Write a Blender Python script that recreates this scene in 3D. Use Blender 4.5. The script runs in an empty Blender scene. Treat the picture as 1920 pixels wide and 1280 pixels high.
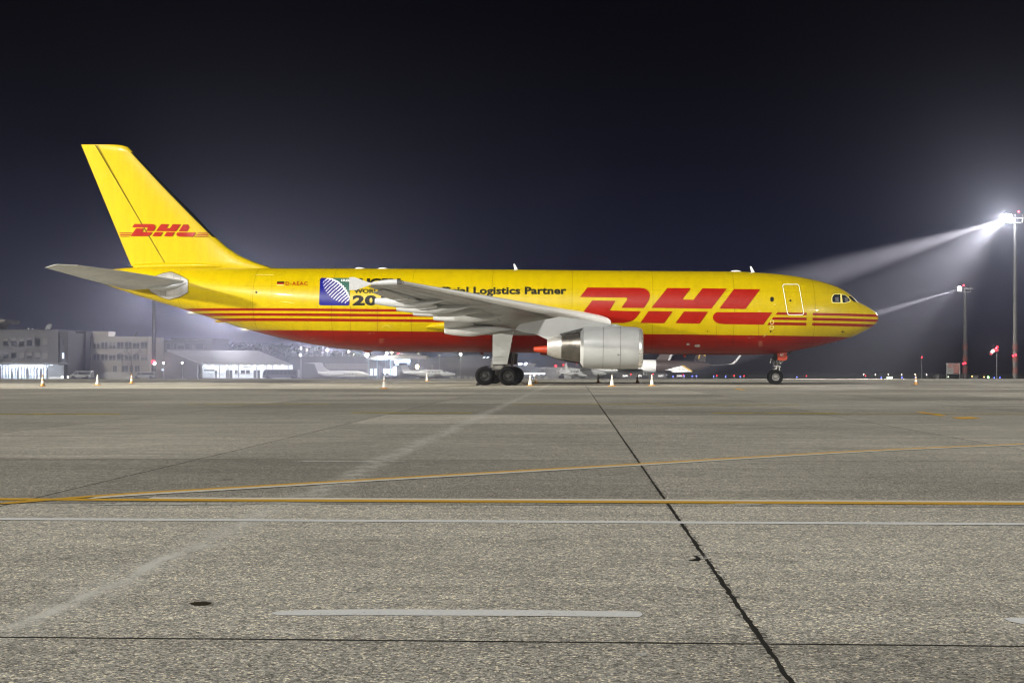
import bpy, bmesh, math, random
import numpy as np
from mathutils import Vector, Matrix
rnd = random.Random(7)
R = math.radians
C = bpy.context.scene.collection
SC = bpy.context.scene

# ------------------------------------------------------------------ camera
F, D, H, PX0, PY0 = 2577.0, 93.2, 0.995, 960.0, 693.0    # focal length in 1920-wide pixels, camera distance, height, principal point
cam = bpy.data.cameras.new('camera'); co = bpy.data.objects.new('camera', cam); C.objects.link(co)
cam.sensor_width = 36; cam.lens = 36*F/1920; cam.shift_y = (PY0-640)/1920
cam.clip_start = 0.1; cam.clip_end = 6000
co.location = (0, -D, H); co.rotation_euler = (R(90), 0, 0)
SC.camera = co
# ------------------------------------------------------------------ exposure
SC.view_settings.view_transform = 'Standard'; SC.view_settings.look = 'None'
SC.view_settings.exposure = 0.0; SC.view_settings.gamma = 1
SC.view_settings.use_curve_mapping = False
SC.cycles.use_denoising = True
SC.cycles.volume_bounces = 0; SC.cycles.max_bounces = 5; SC.cycles.diffuse_bounces = 3
SC.cycles.filter_width = 1.15
SC.cycles.sample_clamp_indirect = 6
# ------------------------------------------------------------------ night sky
SUN_EL, SUN_ROT = R(30), R(-200)
w = bpy.data.worlds.new('World'); SC.world = w; w.use_nodes = True
nt = w.node_tree; nt.nodes.clear()
out = nt.nodes.new('ShaderNodeOutputWorld'); bg = nt.nodes.new('ShaderNodeBackground')
nt.links.new(bg.outputs[0], out.inputs[0])
tc = nt.nodes.new('ShaderNodeTexCoord'); sx = nt.nodes.new('ShaderNodeSeparateXYZ'); rp = nt.nodes.new('ShaderNodeValToRGB')
nt.links.new(tc.outputs['Generated'], sx.inputs[0]); nt.links.new(sx.outputs[2], rp.inputs[0]); nt.links.new(rp.outputs[0], bg.inputs[0])
e = rp.color_ramp.elements
e[0].position = 0.0; e[0].color = (.030, .032, .060, 1)
e[1].position = 0.30; e[1].color = (.0003, .0003, .0010, 1)
k = e.new(.07); k.color = (.008, .0095, .030, 1)
k = e.new(.15); k.color = (.0010, .0013, .0070, 1)
k = e.new(.21); k.color = (.0003, .0004, .0020, 1)
bg.inputs[1].default_value = 1.0
# ------------------------------------------------------------------ lamps
def aim(o, frm, to):
    o.location = frm
    o.rotation_euler = (Vector(to)-Vector(frm)).to_track_quat('-Z', 'Y').to_euler()
def spot(name, frm, to, power, cone, blend=.3, color=(1, 1, 1), size=.6):
    l = bpy.data.lights.new(name, 'SPOT'); l.energy = power; l.spot_size = R(cone); l.spot_blend = blend
    l.color = color; l.shadow_soft_size = size
    o = bpy.data.objects.new(name, l); C.objects.link(o); aim(o, frm, to); return o
def point(name, loc, power, color=(1, 1, 1), size=.3):
    l = bpy.data.lights.new(name, 'POINT'); l.energy = power; l.color = color; l.shadow_soft_size = size
    o = bpy.data.objects.new(name, l); C.objects.link(o); o.location = loc; return o
# the apron's floodlighting behind the camera, as one broad lamp
sl = bpy.data.lights.new('apron_floodlight', 'SUN'); sl.energy = 3.75; sl.angle = R(3); sl.color = (1, .975, .91)
so = bpy.data.objects.new('apron_floodlight', sl); C.objects.link(so)
aim(so, (0, 0, 0), (.26, .83, -.50)); so.location = (-40, -150, 60)
# a floodlight mast out of frame on the left, whose light throws the tailplane's shadow along the fuselage
spot('mast_floodlight_left', (-117, -44, 25), (-14, 0, 5), 1750000, 22, .35, (1, .95, .82), 1.0)
# unseen fill lamp added right of the camera, lighting cones beyond the belly
spot('added_fill_right', (95, -112, 24), (8, 2, 3), 420000, 24, .5, (1, .96, .86), .8)
# the two masts on the right: (see the masts further down)
def W(px, py, d):                       # a photograph pixel at a distance from the camera -> world point
    return Vector(((px-PX0)*d/F, d-D, H+(PY0-py)*d/F))
LR, LF = W(1879, 412.5, 150), W(1791, 544, 200)
def beam(name, frm, down, out, power, cone, blend, color=(1, .95, .88)):      # down: degrees below the horizontal, out: towards the camera
    v = Vector((-math.cos(R(down)), -math.tan(R(out)), -math.sin(R(down))))
    return spot(name, frm, Vector(frm)+v*10, power, cone, blend, color, .12)
beam('mast_beam_right', LR, 17, -8, 28000000, 12, .95)
beam('mast_flood_right', LR, 45, -24, 1700000, 70, .7)
beam('mast_beam_far', LF, 16.5, 0, 26000000, 6, .8)
beam('mast_flood_far', LF, 36, 0, 160000, 48, .8)
spot('mast_nose_light', LR, (24, -1, 4), 70000, 7, .6, (1, .98, .94), .12)
point('mast_halo_right', LR+Vector((0, -.5, 0)), 4200, (1, 1, 1), .1)
# tail mast's glow, and unseen lamps added low behind the hull to brighten fog
def glow(name, frm, az, down, power, cone):
    v = Vector((math.sin(R(az)), -1, -math.tan(R(down))))
    return spot(name, frm, Vector(frm)+v*10, power, cone, .7, (.95, .92, 1), .1)
glow('mast_glow_tail', W(262, 492, 300), 0, 12, 2600, 100)
glow('glow_low_left', W(290, 535, 330), -20, 30, 60000, 80)
glow('glow_low_middle', W(425, 555, 340), 0, 32, 66000, 80)
glow('glow_low_right', W(610, 610, 385), 10, 28, 30000, 80)
# ------------------------------------------------------------------ helpers
YAW, PITCH = R(2.62), .0135
RW = Matrix.Rotation(-YAW, 4, 'Z') @ Matrix.Rotation(PITCH, 4, 'Y')     # the parked aircraft's attitude
RWI = RW.inverted()
def pl(px, py, y=0.0):                  # pixel -> aircraft coordinates on the plane y = const
    c = RWI @ Vector((0, -D, H)); d = RWI.to_3x3() @ Vector(((px-PX0)/F, 1, (PY0-py)/F))
    t = (y-c.y)/d.y
    return Vector((c.x+t*d.x, y, c.z+t*d.z))
G = Matrix.Rotation(-YAW, 4, 'Z'); GI = G.inverted()
def gp(px, py):                         # pixel -> point of the apron in slab coordinates
    d = F*H/(py-PY0)
    v = GI @ Vector(((px-PX0)*d/F, d-D, 0)); return (v.x, v.y)
CREST = 150.0
def gz(d):                              # ground height at distance d from the camera: the apron falls away behind its crest
    if d <= CREST: return 0.0
    return -.0066*(min(d, 520)-CREST)

def mat(name, col, rough=.5, metal=0., noise=.0, nscale=3., emit=None, estr=0., coat=0., spec=.5, bump=0., bscale=30., coords='Object', stretch=(1, 1, 1)):
    m = bpy.data.materials.new(name); m.use_nodes = True; n = m.node_tree.nodes; l = m.node_tree.links
    b = n['Principled BSDF']
    b.inputs['Base Color'].default_value = (*col, 1); b.inputs['Roughness'].default_value = rough; b.inputs['Metallic'].default_value = metal
    b.inputs['Coat Weight'].default_value = coat; b.inputs['Coat Roughness'].default_value = .08
    b.inputs['Specular IOR Level'].default_value = spec
    if emit: b.inputs['Emission Color'].default_value = (*emit, 1); b.inputs['Emission Strength'].default_value = estr
    if noise or bump:
        t = n.new('ShaderNodeTexCoord'); mp = n.new('ShaderNodeMapping'); mp.inputs['Scale'].default_value = stretch
        l.new(t.outputs[coords], mp.inputs[0])
    if noise:
        x = n.new('ShaderNodeTexNoise'); x.inputs['Scale'].default_value = nscale; x.inputs['Detail'].default_value = 6; x.inputs['Roughness'].default_value = .65
        l.new(mp.outputs[0], x.inputs[0])
        r = n.new('ShaderNodeMapRange'); r.inputs[1].default_value = .3; r.inputs[2].default_value = .7
        r.inputs[3].default_value = 1-noise; r.inputs[4].default_value = 1+noise*.5
        l.new(x.outputs[0], r.inputs[0])
        v = n.new('ShaderNodeVectorMath'); v.operation = 'SCALE'; v.inputs[0].default_value = col
        l.new(r.outputs[0], v.inputs['Scale']); l.new(v.outputs[0], b.inputs['Base Color'])
        r2 = n.new('ShaderNodeMapRange'); r2.inputs[3].default_value = max(.02, rough-.08); r2.inputs[4].default_value = min(1, rough+.12)
        l.new(x.outputs[0], r2.inputs[0]); l.new(r2.outputs[0], b.inputs['Roughness'])
    if bump:
        x = n.new('ShaderNodeTexNoise'); x.inputs['Scale'].default_value = bscale; x.inputs['Detail'].default_value = 3
        bp = n.new('ShaderNodeBump'); bp.inputs['Strength'].default_value = bump; bp.inputs['Distance'].default_value = .02
        l.new(mp.outputs[0], x.inputs[0]); l.new(x.outputs[0], bp.inputs['Height']); l.new(bp.outputs[0], b.inputs['Normal'])
    return m

class MB:
    def __init__(s): s.v = []; s.f = []; s.mi = []; s.cur = 0
    def add(s, vs, fs):
        o = len(s.v); s.v += [tuple(x) for x in vs]; s.f += [tuple(i+o for i in f) for f in fs]; s.mi += [s.cur]*len(fs); return s
    def box(s, c, sz, M=None):
        cx, cy, cz = c; a, b, d = sz[0]/2, sz[1]/2, sz[2]/2
        vs = [Vector((x*a, y*b, z*d)) for x in (-1, 1) for y in (-1, 1) for z in (-1, 1)]
        if M is not None: vs = [M @ v for v in vs]
        vs = [v+Vector(c) for v in vs]
        return s.add(vs, [(0, 1, 3, 2), (4, 6, 7, 5), (0, 4, 5, 1), (2, 3, 7, 6), (0, 2, 6, 4), (1, 5, 7, 3)])
    def box2(s, x0, x1, y0, y1, z0, z1): return s.box(((x0+x1)/2, (y0+y1)/2, (z0+z1)/2), (x1-x0, y1-y0, z1-z0))
    def tube(s, p0, p1, r0, r1=None, n=12, cap=True):
        p0 = Vector(p0); p1 = Vector(p1); r1 = r0 if r1 is None else r1
        return s.rings([(p0, r0), (p1, r1)], n, cap)
    def rings(s, seq, n=12, cap=True, up=None):
        # a tube through (point, radius) pairs; radius may be (a, b)
        vs = []; P = [Vector(p) for p, _ in seq]
        for i, (p, r) in enumerate(seq):
            t = (P[min(i+1, len(P)-1)]-P[max(i-1, 0)])
            t = t.normalized() if t.length > 1e-9 else Vector((1, 0, 0))
            a = Vector((0, 0, 1)) if up is None else Vector(up)
            if abs(t.dot(a)) > .95: a = Vector((0, 1, 0))
            u = t.cross(a).normalized(); q = u.cross(t)
            ra, rb = r if isinstance(r, tuple) else (r, r)
            for k in range(n):
                an = 2*math.pi*k/n
                vs.append(P[i]+u*(ra*math.cos(an))+q*(rb*math.sin(an)))
        fs = [(i*n+k, i*n+(k+1) % n, (i+1)*n+(k+1) % n, (i+1)*n+k) for i in range(len(seq)-1) for k in range(n)]
        if cap: fs += [tuple(range(n))[::-1], tuple(range((len(seq)-1)*n, len(seq)*n))]
        return s.add(vs, fs)
    def lathe(s, prof, c, axis, n=32, closed=False):
        # profile of (radius, offset along axis) around the axis through c
        c = Vector(c); t = Vector(axis).normalized(); a = Vector((0, 0, 1)) if abs(t.z) < .9 else Vector((0, 1, 0))
        u = t.cross(a).normalized(); q = u.cross(t)
        vs = [c+t*h+u*(r*math.cos(2*math.pi*k/n))+q*(r*math.sin(2*math.pi*k/n)) for r, h in prof for k in range(n)]
        m = len(prof); rng = range(m if closed else m-1)
        fs = [(i*n+k, i*n+(k+1) % n, ((i+1) % m)*n+(k+1) % n, ((i+1) % m)*n+k) for i in rng for k in range(n)]
        return s.add(vs, fs)
    def prism(s, poly, y0, y1):         # polygon of (x, z), extruded along y
        n = len(poly); vs = [(x, y0, z) for x, z in poly]+[(x, y1, z) for x, z in poly]
        return s.add(vs, [tuple(range(n))[::-1], tuple(range(n, 2*n))]+[(i, (i+1) % n, n+(i+1) % n, n+i) for i in range(n)])
    def loft(s, rings, cap=True):
        n = len(rings[0]); vs = [p for r in rings for p in r]
        fs = [(i*n+k, i*n+(k+1) % n, (i+1)*n+(k+1) % n, (i+1)*n+k) for i in range(len(rings)-1) for k in range(n)]
        if cap: fs += [tuple(range(n))[::-1], tuple(range((len(rings)-1)*n, len(rings)*n))]
        return s.add(vs, fs)
    def ball(s, c, r, n=10):
        c = Vector(c); prof = [(r*math.sin(math.pi*i/n)+1e-4, -r*math.cos(math.pi*i/n)) for i in range(n+1)]
        return s.lathe(prof, c, (0, 0, 1), 2*n)
    def build(s, name, mats, parent=None, smooth=None, bevel=0):
        me = bpy.data.meshes.new(name); org = Vector(parent['org']) if parent is not None and 'org' in parent else Vector((0, 0, 0))
        me.from_pydata([tuple(Vector(v)-org) for v in s.v], [], s.f)
        if not isinstance(mats, (list, tuple)): mats = [mats]
        for m in mats: me.materials.append(m)
        me.polygons.foreach_set('material_index', s.mi)
        bm = bmesh.new(); bm.from_mesh(me); bmesh.ops.recalc_face_normals(bm, faces=bm.faces)
        if bevel: bmesh.ops.bevel(bm, geom=bm.edges[:], offset=bevel, segments=1, affect='EDGES')
        bm.to_mesh(me); bm.free()
        if smooth is not None:
            me.polygons.foreach_set('use_smooth', [True]*len(me.polygons))
            me.set_sharp_from_angle(angle=R(smooth))
        o = bpy.data.objects.new(name, me); C.objects.link(o); o.parent = parent
        if parent is not None and 'org' in parent: o['org'] = parent['org']
        return o
def thing(name, label, cat, loc=(0, 0, 0), group=None):
    o = bpy.data.objects.new(name, None); o.empty_display_size = .3; C.objects.link(o)
    o.location = loc; o['org'] = tuple(loc); o['label'] = label; o['category'] = cat
    if group: o['group'] = group
    return o
def tag(o, label, cat, group=None):
    o['label'] = label; o['category'] = cat
    if group: o['group'] = group
    return o
def kind(o, k): o['kind'] = k; return o
def copy_tree(o, loc, label, group=None):
    c = o.copy(); C.objects.link(c); c.location = loc; c['label'] = label
    if group: c['group'] = group
    for ch in list(o.children):
        d = ch.copy(); C.objects.link(d); d.parent = c
        for g in ch.children:
            e_ = g.copy(); C.objects.link(e_); e_.parent = d
    return c

# ------------------------------------------------------------------ materials
M = {}
M['white'] = mat('aircraft_grey_paint', (.36, .365, .36), .38, 0, .10, 1.1, coat=.15)
M['wing'] = mat('wing_grey_paint', (.43, .44, .44), .36, 0, .22, .9, coat=.3, stretch=(.6, 2.5, 1))
M['bright'] = mat('leading_edge_highlight', (.93, .93, .92), .32, .0, .06, 4, coat=.4)  # near-white base colour carries the highlight along the wing's leading edge
M['chrome'] = mat('polished_intake_lip', (.80, .79, .77), .26, .7, .05, 8)
M['steel'] = mat('exhaust_nozzle_steel', (.62, .60, .57), .38, .8, .10, 3)
M['burnt'] = mat('heat_stained_steel', (.17, .155, .135), .36, .85, .45, 2.2, stretch=(1.2, 1, .6))
M['dark'] = mat('dark_recess', (.015, .015, .015), .7)
M['gear'] = mat('landing_gear_metal', (.42, .41, .38), .4, .5, .2, 9)
M['geardark'] = mat('greasy_gear_metal', (.06, .058, .055), .5, .4, .3, 12)
M['rubber'] = mat('tyre_rubber', (.007, .007, .007), .8, 0, .2, 9, spec=.15)
M['rim'] = mat('wheel_rim', (.07, .07, .068), .45, .5, .2, 14)
M['rimlight'] = mat('nose_wheel_rim', (.20, .20, .19), .4, .5, .2, 14)
M['black'] = mat('black_paint', (.004, .004, .004), .5, spec=.2)
M['glass'] = mat('cockpit_glass', (.012, .014, .016), .06, 0, spec=.8)
M['orange'] = mat('orange_red_paint', (.36, .03, .003), .45, 0, .12, 3)
M['redpaint'] = mat('red_antenna_paint', (.30, .02, .008), .5)
M['whitepaint'] = mat('white_decal', (.80, .80, .78), .4)
M['silver'] = mat('bare_metal_plate', (.48, .47, .46), .42, .55, .32, 1.6, stretch=(1, 1, 2.6))

def math_node(n, l, op, a, b=None, c=None, clamp=False):
    m = n.new('ShaderNodeMath'); m.operation = op; m.use_clamp = clamp
    for i, x in enumerate((a, b, c)):
        if x is None: continue
        if isinstance(x, (int, float)): m.inputs[i].default_value = x
        else: l.new(x, m.inputs[i])
    return m.outputs[0]
YEL, RED = (.435, .318, .0), (.215, .006, .001)
def livery(name, stripes):
    m = bpy.data.materials.new(name); m.use_nodes = True; n = m.node_tree.nodes; l = m.node_tree.links
    b = n['Principled BSDF']; t = n.new('ShaderNodeTexCoord'); s = n.new('ShaderNodeSeparateXYZ'); l.new(t.outputs['Object'], s.inputs[0])
    mm = lambda op, a, b_=None, c=None, clamp=False: math_node(n, l, op, a, b_, c, clamp)
    X, Z = s.outputs[0], s.outputs[2]
    def band(v, a, b_): return mm('MULTIPLY', mm('GREATER_THAN', v, a), mm('LESS_THAN', v, b_))
    mask = None
    if stripes:
        zz = mm('ADD', Z, mm('MULTIPLY', X, STR_K))
        for a, b_ in STRIPES:
            q = band(zz, a, b_); mask = q if mask is None else mm('ADD', mask, q)
        it = mm('MULTIPLY_ADD', Z, -.77, X)          # the italic ends of the stripes beside the lettering
        ok = mm('ADD', mm('LESS_THAN', it, IT0), mm('GREATER_THAN', it, IT1), clamp=True)
        ok = mm('MULTIPLY', ok, mm('SUBTRACT', 1, band(X, GAP0, GAP1)))
        mask = mm('MULTIPLY', mask, ok)
        belly = mm('LESS_THAN', mm('ADD', Z, mm('MULTIPLY', X, BEL_K)), BEL_Z)
        mask = mm('ADD', mask, belly, clamp=True)
    mix = n.new('ShaderNodeMix'); mix.data_type = 'RGBA'
    mix.inputs[6].default_value = (*YEL, 1); mix.inputs[7].default_value = (*RED, 1)
    if mask is not None: l.new(mask, mix.inputs[0])
    else: mix.inputs[0].default_value = 0
    # dirt streaks running down the sides
    mp = n.new('ShaderNodeMapping'); mp.inputs['Scale'].default_value = (2.2, .6, .25); l.new(t.outputs['Object'], mp.inputs[0])
    nz = n.new('ShaderNodeTexNoise'); nz.inputs['Scale'].default_value = 1.6; nz.inputs['Detail'].default_value = 8; l.new(mp.outputs[0], nz.inputs[0])
    nz2 = n.new('ShaderNodeTexNoise'); nz2.inputs['Scale'].default_value = 5; nz2.inputs['Detail'].default_value = 6; l.new(t.outputs['Object'], nz2.inputs[0])
    d1 = n.new('ShaderNodeMapRange'); d1.inputs[1].default_value = .35; d1.inputs[2].default_value = .75; d1.inputs[3].default_value = 1.0; d1.inputs[4].default_value = .88
    l.new(nz.outputs[0], d1.inputs[0])
    d2 = n.new('ShaderNodeMapRange'); d2.inputs[1].default_value = .4; d2.inputs[2].default_value = .8; d2.inputs[3].default_value = 1.0; d2.inputs[4].default_value = .95
    l.new(nz2.outputs[0], d2.inputs[0])
    f = mm('MULTIPLY', d1.outputs[0], d2.outputs[0])
    if stripes:
        # skin joints: frames every few metres and two lap joints
        fr = mm('PINGPONG', mm('ADD', X, 1.3), 2.65)
        jl = mm('LESS_THAN', fr, .02)
        jl2 = mm('LESS_THAN', mm('ABSOLUTE', mm('SUBTRACT', Z, 3.02)), .009)
        jl3 = mm('LESS_THAN', mm('ABSOLUTE', mm('SUBTRACT', Z, 6.35)), .007)
        j = mm('MAXIMUM', jl, mm('MAXIMUM', jl2, jl3))
        f = mm('MULTIPLY', f, mm('SUBTRACT', 1, mm('MULTIPLY', j, .42)))
        # belly shade put into the colour, darker towards the keel
        k = n.new('ShaderNodeMapRange'); k.inputs[1].default_value = 2.2; k.inputs[2].default_value = 2.9; k.inputs[3].default_value = .58; k.inputs[4].default_value = 1.
        l.new(mm('ADD', Z, mm('MULTIPLY', nz.outputs[0], .5)), k.inputs[0]); f = mm('MULTIPLY', f, k.outputs[0])
    v = n.new('ShaderNodeVectorMath'); v.operation = 'SCALE'; l.new(mix.outputs[2], v.inputs[0]); l.new(f, v.inputs['Scale'])
    l.new(v.outputs[0], b.inputs['Base Color'])
    b.inputs['Specular IOR Level'].default_value = .22; b.inputs['Coat Weight'].default_value = .07; b.inputs['Coat Roughness'].default_value = .06
    rr = n.new('ShaderNodeMapRange'); rr.inputs[3].default_value = .24; rr.inputs[4].default_value = .46; l.new(nz2.outputs[0], rr.inputs[0]); l.new(rr.outputs[0], b.inputs['Roughness'])
    # faint waviness of the skin between the frames
    nb = n.new('ShaderNodeTexNoise'); nb.inputs['Scale'].default_value = 1.4; nb.inputs['Detail'].default_value = 2; l.new(t.outputs['Object'], nb.inputs[0])
    bp = n.new('ShaderNodeBump'); bp.inputs['Strength'].default_value = .12; bp.inputs['Distance'].default_value = .03; l.new(nb.outputs[0], bp.inputs['Height']); l.new(bp.outputs[0], b.inputs['Normal'])
    return m
# stripe heights in aircraft coordinates, from the side of the hull
def side(px, py): return pl(px, py, -2.8)
a_, b_ = side(480, 577.5), side(1480, 585.5)
STR_K = -(b_.z-a_.z)/(b_.x-a_.x)
zz = lambda px, py: side(px, py).z+STR_K*side(px, py).x
STRIPES = [((zz(480, 581.8)+zz(1480, 590.6))/2, (zz(480, 577.5)+zz(1480, 585.5))/2),
           ((zz(480, 591.3)+zz(1480, 600.0))/2, (zz(480, 586.3)+zz(1480, 595.0))/2),
           ((zz(480, 601.3)+zz(1480, 609.2))/2, (zz(480, 596.0)+zz(1480, 604.2))/2)]
q = side(1086, 582); IT0 = q.x-.77*q.z
q = side(1457.5, 585.5); IT1 = q.x-.77*q.z
GAP0, GAP1 = pl(1512.5, 600, -2.5).x, pl(1524, 600, -2.5).x
a_, b_ = side(480, 617.5), pl(1560, 630.5, -1.9)
BEL_K = -(b_.z-a_.z)/(b_.x-a_.x); BEL_Z = a_.z+BEL_K*a_.x
M['hull'] = livery('yellow_red_hull_paint', True)
M['yellow'] = livery('yellow_tail_paint', False)
M['red'] = mat('red_lettering', (.255, .006, .001), .35, 0, .08, 2, coat=.06, spec=.25)
M['navy'] = mat('navy_decal', (.002, .002, .14), .4, spec=.25)
M['green'] = mat('green_decal', (.03, .09, .07), .4)
M['panel'] = mat('panel_line', (.30, .22, .004), .5)
M['panelred'] = mat('panel_line_red', (.16, .008, .003), .5)
# ------------------------------------------------------------------ the cargo aircraft
air = thing('cargo_aircraft', 'large yellow cargo jet with red belly, big red DHL lettering and grey wings', 'aircraft')
air.rotation_euler = RW.to_euler()
air['org'] = (0., 0., 0.)
TOP = [(190, 510), (200, 506.5), (215, 504.5), (245, 502), (500, 503), (960, 505.5), (1200, 508), (1375, 509.2), (1432, 512), (1475, 516), (1520, 523.8), (1548, 530.8), (1567, 537.3), (1576, 541.3),
       (1585.6, 547), (1595, 554), (1607, 565.2), (1621, 572.5), (1632.5, 579.3), (1638, 583.2), (1643, 587.8), (1646, 592.4), (1646.9, 597)]
BOT = [(190, 529), (200, 534), (215, 539.5), (240, 547.5), (265, 556), (295, 565), (343, 579.5), (412, 601), (440, 610), (480, 622), (530, 634), (580, 644), (630, 652), (680, 656.8), (730, 659), (805, 659.7),
       (915, 660.5), (1200, 663.3), (1375, 665.5), (1420, 665), (1437, 664.3), (1475, 660.5), (1500, 655.5), (1530, 649.5), (1557, 643), (1580, 636.8), (1598, 631), (1618, 621.5), (1635.3, 612), (1641, 607.4), (1644.6, 603.6), (1646.3, 600.6), (1646.9, 598.2)]
WID = [(190, .45), (215, .75), (240, 1.05), (295, 1.55), (343, 1.95), (400, 2.32), (480, 2.66), (560, 2.80), (640, 2.82), (1400, 2.82), (1440, 2.79), (1475, 2.68), (1520, 2.38), (1560, 1.95), (1595, 1.45), (1621, .98), (1635, .62), (1642, .44), (1645.5, .22), (1646.9, .02)]
def curve(pts, f):
    xs = np.array([p[0] for p in pts], float); ys = np.array([f(p) for p in pts], float)
    h = np.diff(xs); dl = np.diff(ys)/h; m = np.zeros(len(xs)); m[0] = dl[0]; m[-1] = dl[-1]
    for i in range(1, len(xs)-1):
        if dl[i-1]*dl[i] > 0: m[i] = (h[i-1]+h[i])/(h[i-1]/dl[i]+h[i]/dl[i-1])
    def g(x):
        x = min(max(x, xs[0]), xs[-1]); i = min(max(int(np.searchsorted(xs, x))-1, 0), len(xs)-2)
        t = (x-xs[i])/h[i]
        return float((2*t**3-3*t**2+1)*ys[i]+(t**3-2*t**2+t)*h[i]*m[i]+(-2*t**3+3*t**2)*ys[i+1]+(t**3-t**2)*h[i]*m[i+1])
    return g
def xz(pts): return [(pl(p[0], p[1], 0).x, pl(p[0], p[1], 0).z) for p in pts]
zt = curve(xz(TOP), lambda p: p[1]); zb = curve(xz(BOT), lambda p: p[1])
wd = curve([(pl(a, 590, 0).x, b) for a, b in WID], lambda p: p[1])
XN, XT = pl(1646.8, 597, 0).x, pl(190, 520, 0).x
def ring(x, n=112, grow=0.0):
    a, b = zt(x), zb(x); r = (a-b)/2+grow; c = (a+b)/2; w_ = wd(x)+grow
    return [Vector((x, -w_*math.sin(2*math.pi*k/n), c+r*math.cos(2*math.pi*k/n))) for k in range(n)]
xs = list(np.linspace(XT, pl(640, 590, 0).x, 40))+list(np.linspace(pl(640, 590, 0).x, pl(1380, 590, 0).x, 30)[1:])+list(np.linspace(pl(1380, 590, 0).x, pl(1600, 590, 0).x, 46)[1:])
L0 = xs[-1]
for i in range(1, 31): xs.append(L0+(XN-.0005-L0)*math.sin(math.pi/2*i/30))
hull = MB().loft([ring(x) for x in xs]).build('fuselage', M['hull'], air, 40)
def fus_y(x, z):
    x = min(max(x, XT), XN-.001); a, b = zt(x), zb(x); r = max((a-b)/2, 1e-3); u = (z-(a+b)/2)/r
    return -wd(x)*math.sqrt(max(0., 1-u*u))
def hit(px, py, off=.012):
    y = -2.6
    for _ in range(14):
        p = pl(px, py, y); y = .5*y+.5*fus_y(p.x, p.z)
    e_ = .01; dyx = (fus_y(p.x+e_, p.z)-fus_y(p.x-e_, p.z))/(2*e_); dyz = (fus_y(p.x, p.z+e_)-fus_y(p.x, p.z-e_))/(2*e_)
    n_ = Vector((dyx, -1, dyz)).normalized(); p.y = fus_y(p.x, p.z)
    return p+n_*off
def decal(name, polys, m, parent, fn=hit, step=(14, 4), off=.012, bm_in=None):
    bm = bm_in or bmesh.new()
    if bm_in is None:
        for poly in polys:
            bm.faces.new([bm.verts.new((x, y, 0)) for x, y in poly])
        bm.normal_update(); bmesh.ops.triangulate(bm, faces=bm.faces[:])
    for ax, st in ((0, step[0]), (1, step[1])):
        vs = [v.co[ax] for v in bm.verts]; a = math.floor(min(vs)/st)*st+st
        while a < max(vs):
            co_ = [0, 0, 0]; no = [0, 0, 0]; co_[ax] = a; no[ax] = 1
            bmesh.ops.bisect_plane(bm, geom=bm.verts[:]+bm.edges[:]+bm.faces[:], plane_co=co_, plane_no=no, dist=1e-4)
            a += st
    for v in bm.verts: v.co = fn(v.co.x, v.co.y, off)
    me = bpy.data.meshes.new(name); bm.to_mesh(me); bm.free(); me.materials.append(m)
    me.polygons.foreach_set('use_smooth', [True]*len(me.polygons))
    o = bpy.data.objects.new(name, me); C.objects.link(o); o.parent = parent; o['org'] = (0., 0., 0.)
    return o
def text_bm(s, x0, x1, y0, y1, bold=.0, space=1.0, res=3, shear=0):
    # letters filling the pixel box x0..x1, y0 (top)..y1 (foot)
    cu = bpy.data.curves.new('t', 'FONT'); cu.body = s; cu.size = 1; cu.offset = bold; cu.resolution_u = res; cu.space_character = space; cu.shear = shear
    o = bpy.data.objects.new('t', cu); C.objects.link(o)
    bpy.context.view_layer.update()
    me = bpy.data.meshes.new_from_object(o.evaluated_get(bpy.context.evaluated_depsgraph_get()))
    bm = bmesh.new(); bm.from_mesh(me); bpy.data.objects.remove(o); bpy.data.curves.remove(cu); bpy.data.meshes.remove(me)
    bmesh.ops.triangulate(bm, faces=bm.faces[:])
    xa = min(v.co.x for v in bm.verts); xb = max(v.co.x for v in bm.verts); ya = min(v.co.y for v in bm.verts); yb = max(v.co.y for v in bm.verts)
    for v in bm.verts:
        v.co.x = x0+(v.co.x-xa)/(xb-xa)*(x1-x0); v.co.y = y1-(v.co.y-ya)/(yb-ya)*(y1-y0); v.co.z = 0
    return bm
def arc(cx, cy, rx, ry, a0, a1, n): return [(cx+rx*math.cos(R(a0+(a1-a0)*i/n)), cy+ry*math.sin(R(a0+(a1-a0)*i/n))) for i in range(n+1)]

# the big letters
LET = [
 [(1087.6, 556.8), (1101.3, 539.1), (1199, 539.6), (1206, 540.3), (1212.5, 543), (1217.2, 548), (1218.8, 554), (1217.5, 560.5), (1214, 567.5), (1207.3, 577.4), (1165, 577), (1175.5, 562.5), (1176.3, 560), (1174.5, 558)],
 [(1110.5, 563.2), (1154, 563.9), (1143, 582), (1201.5, 583.6), (1194, 594), (1188, 599.5), (1180, 603), (1169, 605.2), (1077.7, 605.0)],
 [(1221.3, 577), (1251.3, 540), (1295.5, 540.2), (1279.5, 561.5), (1300.5, 561.9), (1317, 540.6), (1362.5, 541.2), (1333.8, 578.6)],
 [(1216.3, 583), (1261.3, 583.8), (1245, 605.8), (1200.5, 605)],
 [(1282.5, 583.8), (1327.5, 584.3), (1311.8, 606.5), (1266.5, 605.5)],
 [(1376.3, 541.8), (1425.5, 542.3), (1397.5, 579.3), (1348.8, 578.3)],
 [(1344.5, 585), (1448, 585.5), (1431.3, 608.3), (1357, 607.4), (1347, 606), (1340, 602.5), (1336.6, 597), (1337, 592), (1340, 587.5)]]
for i, grp in enumerate(([0, 1], [2, 3, 4], [5, 6])):
    o = decal('letter', [LET[k] for k in grp], M['red'], hull); o['label'] = 'large red letter '+'DHL'[i]+' on the fuselage side'
decal('lettering', None, M['black'], hull, bm_in=text_bm('Official Logistics Partner', 806, 1062, 537.6, 555.8, .034, 1.03))['label'] = 'black words Official Logistics Partner'
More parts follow.
